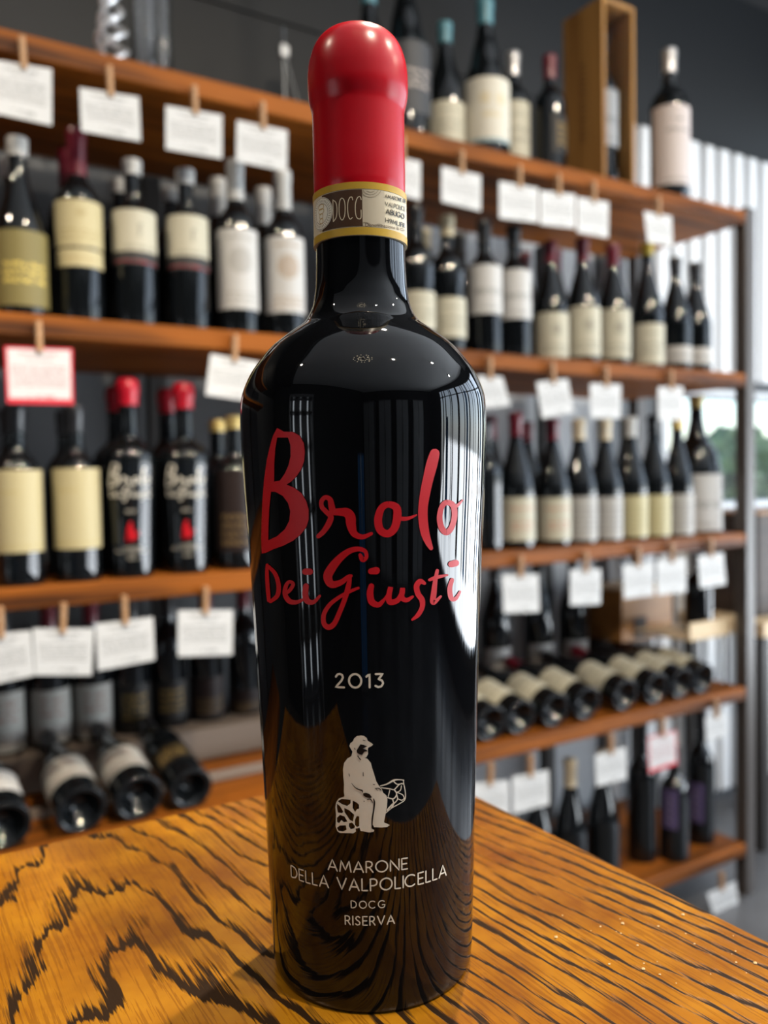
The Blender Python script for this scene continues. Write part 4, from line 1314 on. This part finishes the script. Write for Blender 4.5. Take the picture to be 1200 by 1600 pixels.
brand = print_mat('burnt_mark', (0.16, 0.075, 0.022), (0.05, 0.025, 0.010), rows=[(0.05, 0.95, 0.1, 0.9, 9, 5)], rough=0.6)
bmk = M()
bmk.v = [(-0.0006, D_ * 0.62, Hb * 0.25), (-0.0006, D_ * 0.40, Hb * 0.25), (-0.0006, D_ * 0.40, Hb * 0.70), (-0.0006, D_ * 0.62, Hb * 0.70)]
seg = M()
for k in range(15):      # burnt-in vertical lettering, blurred beyond reading
    z = Hb * (0.26 + 0.030 * k)
    w = (0.5, 0.9, 0.7, 0.35, 0.8)[k % 5] * 0.016
    seg.box((-0.0005, D_ * 0.47 - w * 0.5, z), (0.0002, D_ * 0.47 + w * 0.5, z + 0.0035))
    seg.box((-0.0005, D_ * 0.47 + w * 0.45, z), (0.0002, D_ * 0.47 + w * 0.5 + 0.002, z + 0.009))
link('burnt_lettering', seg.mesh('burnt_lettering', principled('burnt_wood', (0.07, 0.03, 0.012), 0.7)), gift)
make_bottle('bordeaux', 0.375, 'black', 0.05, [(0.088, 0.225, 80, 'white_text')], 'bottle with tall white label standing inside the clear-fronted box', GT,
            (bx0 + W_ * 0.45, Yf + 0.052, SZ[0] + tk + 0.001), -0.35)

# wooden crates on the fourth board
Yc_ = S + 0.335


def crate(label, x0, x1, y0, y1, z0, z1, mat, lid=None):
    r = empty('wooden_crate', (x0, y0, z0), label, 'crate')
    w, d, h = x1 - x0, y1 - y0, z1 - z0
    t_ = 0.009
    link('front_board', M().box((0, 0, 0), (w, t_, h), 0.001).mesh('front_board', mat), r)
    link('back_board', M().box((0, d - t_, 0), (w, d, h), 0.001).mesh('back_board', mat), r)
    link('side_board', M().box((0, t_, 0), (t_, d - t_, h), 0.001).mesh('side_board', mat), r)
    link('side_board', M().box((w - t_, t_, 0), (w, d - t_, h), 0.001).mesh('side_board', mat), r)
    link('bottom_board', M().box((t_, t_, 0), (w - t_, d - t_, t_)).mesh('bottom_board', mat), r)
    if lid:
        link('lid', M().box((-0.004, -0.004, h), (w + 0.004, d + 0.004, h + 0.008), 0.001).mesh('lid', lid), r)
    return r


Yq = S + 0.24
xa, xb = onY(972, 990, Yq).x, 2.055
zq = SZ[3] + 0.1195
dark_box = wood_mat('dark_brown_crate_wood', (0.035, 0.020, 0.012), (0.015, 0.009, 0.006), 0, 0.8, 0.6, 0.2)
crate('dark brown low crate behind the lying bottles under the pine crate', xa + 0.0, 2.05, S + 0.31, S + 0.375, SZ[3] + 0.0005, zq - 0.009, dark_box, None)
crate('orange-brown pine crate behind three hanging price cards', xa, xb, Yq, S + 0.375, zq - 0.0085, zq + 0.14, pine_x, pale_pine)
Yp = S + 0.045
xp0, xp1 = onY(1078, 1000, Yp).x, 2.058
zp0 = SZ[3] + 0.140
tray = empty('pine_tray', (xp0, Yp, zp0), 'shallow pale pine tray catching the light by the end post', 'tray')
dpt = Yq - 0.004 - Yp
link('front_board', M().box((0, 0, 0), (xp1 - xp0, 0.009, 0.048), 0.001).mesh('front_board', pale_pine), tray)
link('base_board', M().box((0, 0.009, 0), (xp1 - xp0, dpt, 0.006), 0.001).mesh('base_board', pale_pine), tray)
link('leg', M().box((xp1 - xp0 - 0.012, 0.001, SZ[3] + 0.0005 - zp0), (xp1 - xp0 - 0.002, 0.009, 0), 0.0005).mesh('leg', dark_box), tray)
link('leg', M().box((xp1 - xp0 - 0.012, dpt - 0.010, SZ[3] + 0.0005 - zp0), (xp1 - xp0 - 0.002, dpt, 0), 0.0005).mesh('leg', dark_box), tray)
link('cleat', M().box((0.0, dpt, -0.02), (0.05, dpt + 0.0035, 0.04), 0.0005).mesh('cleat', dark_box), tray)
make_bottle('bordeaux', 0.222, 'black', 0.04, [], 'small dark bottle standing in the pine tray by the end post', G4, (2.012, S + 0.115, zp0 + 0.0065), 0.0)

# glassware at the left end of the top board
gx = onY(175, 60, S + 0.06).x
twist = empty('glass_decanter', (gx, S + 0.06, SZ[0] + 0.0006), 'clear glass decanter of coiled twisted glass on the top shelf', 'decanter')
mb = M()
for ph in (0, 2 * pi / 3, 4 * pi / 3):
    pts = [(0.020 * cos(ph + z * 62) * (1.0 + 0.25 * sin(z * 40)), 0.020 * sin(ph + z * 62) * (1.0 + 0.25 * sin(z * 40)), 0.006 + z) for z in [i * 0.003 for i in range(84)]]
    mb.tube(pts, 0.0052, 8)
CRYSTAL = principled('bright_cut_crystal', (0.85, 0.87, 0.9), 0.06, 0.9, 0.35, **{'Transmission Weight': 0.55, 'IOR': 1.6})
link('twisted_stem', mb.mesh('twisted_stem', CRYSTAL, 'all'), twist)
link('foot', M().lathe([(0, 0), (0.030, 0), (0.031, 0.003), (0.022, 0.007), (0, 0.007)], 32).mesh('foot', CLEAR, True), twist)
link('bowl', M().lathe([(0.0, 0.255), (0.020, 0.258), (0.05, 0.29), (0.062, 0.33), (0.060, 0.33), (0.048, 0.293), (0.018, 0.262), (0, 0.26)], 32).mesh('bowl', CLEAR, True), twist)
for k, (px, txt) in enumerate([(226, 'clear straight glass vase standing next to the coiled decanter'), (250, 'clear straight glass vase standing farther from the coiled decanter')]):
    g = empty('glass_vase', (onY(px, 80, S + 0.08 + 0.06 * k).x, S + 0.08 + 0.06 * k, SZ[0] + 0.0006), txt, 'vase', 'glass vases')
    link('glass_wall', M().lathe([(0, 0), (0.022, 0), (0.024, 0.004), (0.021, 0.12), (0.024, 0.25), (0.0215, 0.25), (0.0185, 0.12), (0.021, 0.012), (0, 0.010)], 32).mesh('glass_wall', CLEAR, True), g)
bxp = onY(444, 100, S + 0.10)
br = empty('metal_stand', (bxp.x, S + 0.10, SZ[0] + 0.0006), 'small grey metal clamp stand with slanting strut on the top shelf', 'stand')
grey_m = principled('grey_metal', (0.16, 0.17, 0.18), 0.35, 0.5, 0.7)
link('foot', M().lathe([(0, 0), (0.012, 0), (0.011, 0.022), (0.006, 0.03), (0, 0.03)], 20).mesh('foot', grey_m, True), br)
link('rod', M().tube([(0, 0, 0.028), (0, 0, 0.185)], 0.0025).mesh('rod', grey_m, True), br)
link('clamp', M().box((-0.010, -0.006, 0.125), (0.010, 0.006, 0.150), 0.002).mesh('clamp', grey_m), br)
link('strut', M().tube([(0.003, 0, 0.130), (0.042, 0, 0.004)], 0.0018).mesh('strut', grey_m, True), br)

# things beyond the end post
bench = empty('side_bench', (2.62, 1.74, 0), 'low side bench with pine top beyond the shelf end post', 'bench')
zb_ = onY(1190, 978, 1.56).z
link('bench_top', M().box((-0.28, -0.16, zb_ - 0.045), (0.62, 0.16, zb_), 0.002).mesh('bench_top', pale_pine), bench)
for (x, y) in ((-0.25, -0.13), (0.58, -0.13), (-0.25, 0.13), (0.58, 0.13)):
    link('leg', M().box((x - 0.018, y - 0.018, 0), (x + 0.018, y + 0.018, zb_ - 0.045), 0.001).mesh('leg', STEEL), bench)
crate('brown wooden box standing on the side bench beyond the post', 2.43, 2.66, 1.66, 1.84, zb_ + 0.001, zb_ + 0.33, dark_box, pine_x)

# ------------------------------------------------------------------ ceiling lights
lamp_metal = principled('black_spot_housing', (0.012, 0.012, 0.013), 0.4)
bulb_m = principled('warm_bulb', (1, 0.9, 0.7), 0.4, 0.5, 0.0, **{'Emission Color': (1.0, 0.82, 0.55, 1), 'Emission Strength': 14.0})
for k, (p, w, r) in enumerate(SPOTS):
    tgt = (p[0] + (-0.35 if k == 0 else 0.0), p[1] + (-0.30 if k == 0 else 1.0), 0.9)
    if k == 0:
        tgt = (BX, BY, TZ + 0.1)
    lamp('spot_light', 'SPOT', p, tgt, w, WARM, spot_size=radians(130), spot_blend=0.5, shadow_soft_size=r)
    q = (Vector(tgt) - Vector(p)).to_track_quat('-Z', 'Y')
    root = empty('ceiling_spotlight', (p[0], p[1], HC), ['black spotlight on a long rod hanging right over the table',
                                                        'black ceiling spotlight just behind the viewer', 'black ceiling spotlight facing the middle of the shelves', 'black ceiling spotlight facing the shelf end post',
                                                        'black ceiling spotlight far to the side of the dark wall'][k], 'lamp', 'ceiling spotlights')
    back = Vector(p) - q @ Vector((0, 0, -0.012))
    head = M().lathe([(0, 0.10), (0.03, 0.10), (0.034, 0.09), (0.036, 0.0), (0.033, 0.0), (0.030, 0.03), (0, 0.035)], 24).mesh('housing', lamp_metal, True)
    h = link('housing', head, root)
    h.location = back - root.location
    h.rotation_euler = q.to_euler()
    top = back + q @ Vector((0, 0, 0.095))
    link('rod', M().tube([top - root.location, (0, 0, 0)], 0.006).mesh('rod', lamp_metal, True), root)
# burst pendant: many small warm bulbs on wires
pc = Vector((0.0 - 0.12, 0.0 - 0.22, ZC + 1.42))
pend = empty('pendant_light', (pc.x, pc.y, HC), 'burst-shaped pendant of many small warm bulbs over the aisle', 'lamp')
link('cord', M().tube([(0, 0, 0), (0, 0, pc.z - HC + 0.03)], 0.004).mesh('cord', lamp_metal), pend)
link('hub', M().lathe([(0, 0.03), (0.02, 0.03), (0.03, 0), (0.02, -0.03), (0, -0.03)], 16).mesh('hub', lamp_metal, True), pend).location = (0, 0, pc.z - HC)
bulb = bpy.data.meshes.new('bulb')
bm = bmesh.new()
bmesh.ops.create_icosphere(bm, subdivisions=1, radius=0.010)
bm.to_mesh(bulb)
bm.free()
bulb.materials.append(bulb_m)
wires = M()
for k in range(36):
    zz = 1 - 2 * (k + 0.5) / 36
    rr_ = sqrt(1 - zz * zz)
    a = k * 2.39996
    rad = 0.17 if k % 3 else 0.11
    d = Vector((rr_ * cos(a), rr_ * sin(a), zz)) * rad
    link('bulb', bulb, pend, (d.x, d.y, d.z + pc.z - HC))
    wires.tube([(0, 0, pc.z - HC), (d.x, d.y, d.z + pc.z - HC)], 0.0012, 4)
w_o = link('wire_spokes', wires.mesh('wire_spokes', WIRE), pend)

# ------------------------------------------------------------------ far side of the shop; fridge and banner are added for the bottle's reflections
fr_body = principled('grey_fridge_body', (0.10, 0.10, 0.11), 0.4)
fr_lit = principled('lit_fridge_interior', (0.8, 0.85, 0.9), 0.5, 0.5, 0.0, **{'Emission Color': (0.85, 0.93, 1.0, 1), 'Emission Strength': 5.0})
fridge = empty('display_fridge', (-2.65, 0.15, 0), 'tall lit drinks fridge against the dark side wall', 'fridge')
link('cabinet', M().box((-0.30, -0.55, 0), (-0.24, 0.55, 1.95)).box((-0.30, -0.55, 0), (0.3, -0.50, 1.95)).box((-0.30, 0.50, 0), (0.3, 0.55, 1.95))
     .box((-0.30, -0.5, 0), (0.3, 0.5, 0.12)).box((-0.30, -0.5, 1.80), (0.3, 0.5, 1.95)).mesh('cabinet', fr_body), fridge)
for k in range(3):
    link('light_strip', M().box((-0.235, -0.42 + 0.38 * k, 0.2), (-0.22, -0.34 + 0.38 * k, 1.75)).mesh('light_strip', fr_lit), fridge)
for k in range(4):
    link('rack', M().box((-0.22, -0.5, 0.45 + 0.34 * k), (0.22, 0.5, 0.465 + 0.34 * k)).mesh('rack', STEEL), fridge)
blue = principled('blue_banner_cloth', (0.02, 0.16, 0.42), 0.6)
ban = empty('banner_stand', (-1.75, -2.6, 0), 'blue pull-up banner standing at the far side of the shop', 'banner', None, (0, 0, radians(-30)))
link('cloth', M().box((-0.16, -0.003, 0.05), (0.16, 0.003, 1.05)).mesh('cloth', blue), ban)
link('foot', M().box((-0.2, -0.1, 0), (0.2, 0.1, 0.05), 0.01).mesh('foot', fr_body), ban)
link('pole', M().tube([(0, 0.012, 0.05), (0, 0.012, 1.06)], 0.008).mesh('pole', WIRE), ban)
for k, x in enumerate((-2.3, -0.9, 0.5, 1.9)):
    cab = empty('wall_cabinet', (x, YB + 0.25, 0), ['dark cabinet with pale doors, farthest corner of the shop', 'dark cabinet with pale doors, behind the blue banner',
                                                   'dark cabinet with pale doors, in the middle of the far wall', 'dark cabinet with pale doors, near the big window'][k], 'cabinet', 'far wall cabinets')
    link('carcass', M().box((-0.5, -0.22, 0), (0.5, 0.2, 2.1), 0.004).mesh('carcass', fr_body), cab)
    for j in (0, 1):
        dr = link('door', M().box((-0.46 + 0.48 * j, 0.2, 0.06), (-0.02 + 0.48 * j, 0.225, 2.04), 0.003).mesh('door', principled('pale_door_paint', (0.35, 0.36, 0.37), 0.5)), cab)
        link('handle', M().box((-0.05 + 0.12 * j, 0.225, 1.0), (-0.035 + 0.12 * j, 0.25, 1.2)).mesh('handle', WIRE), dr)
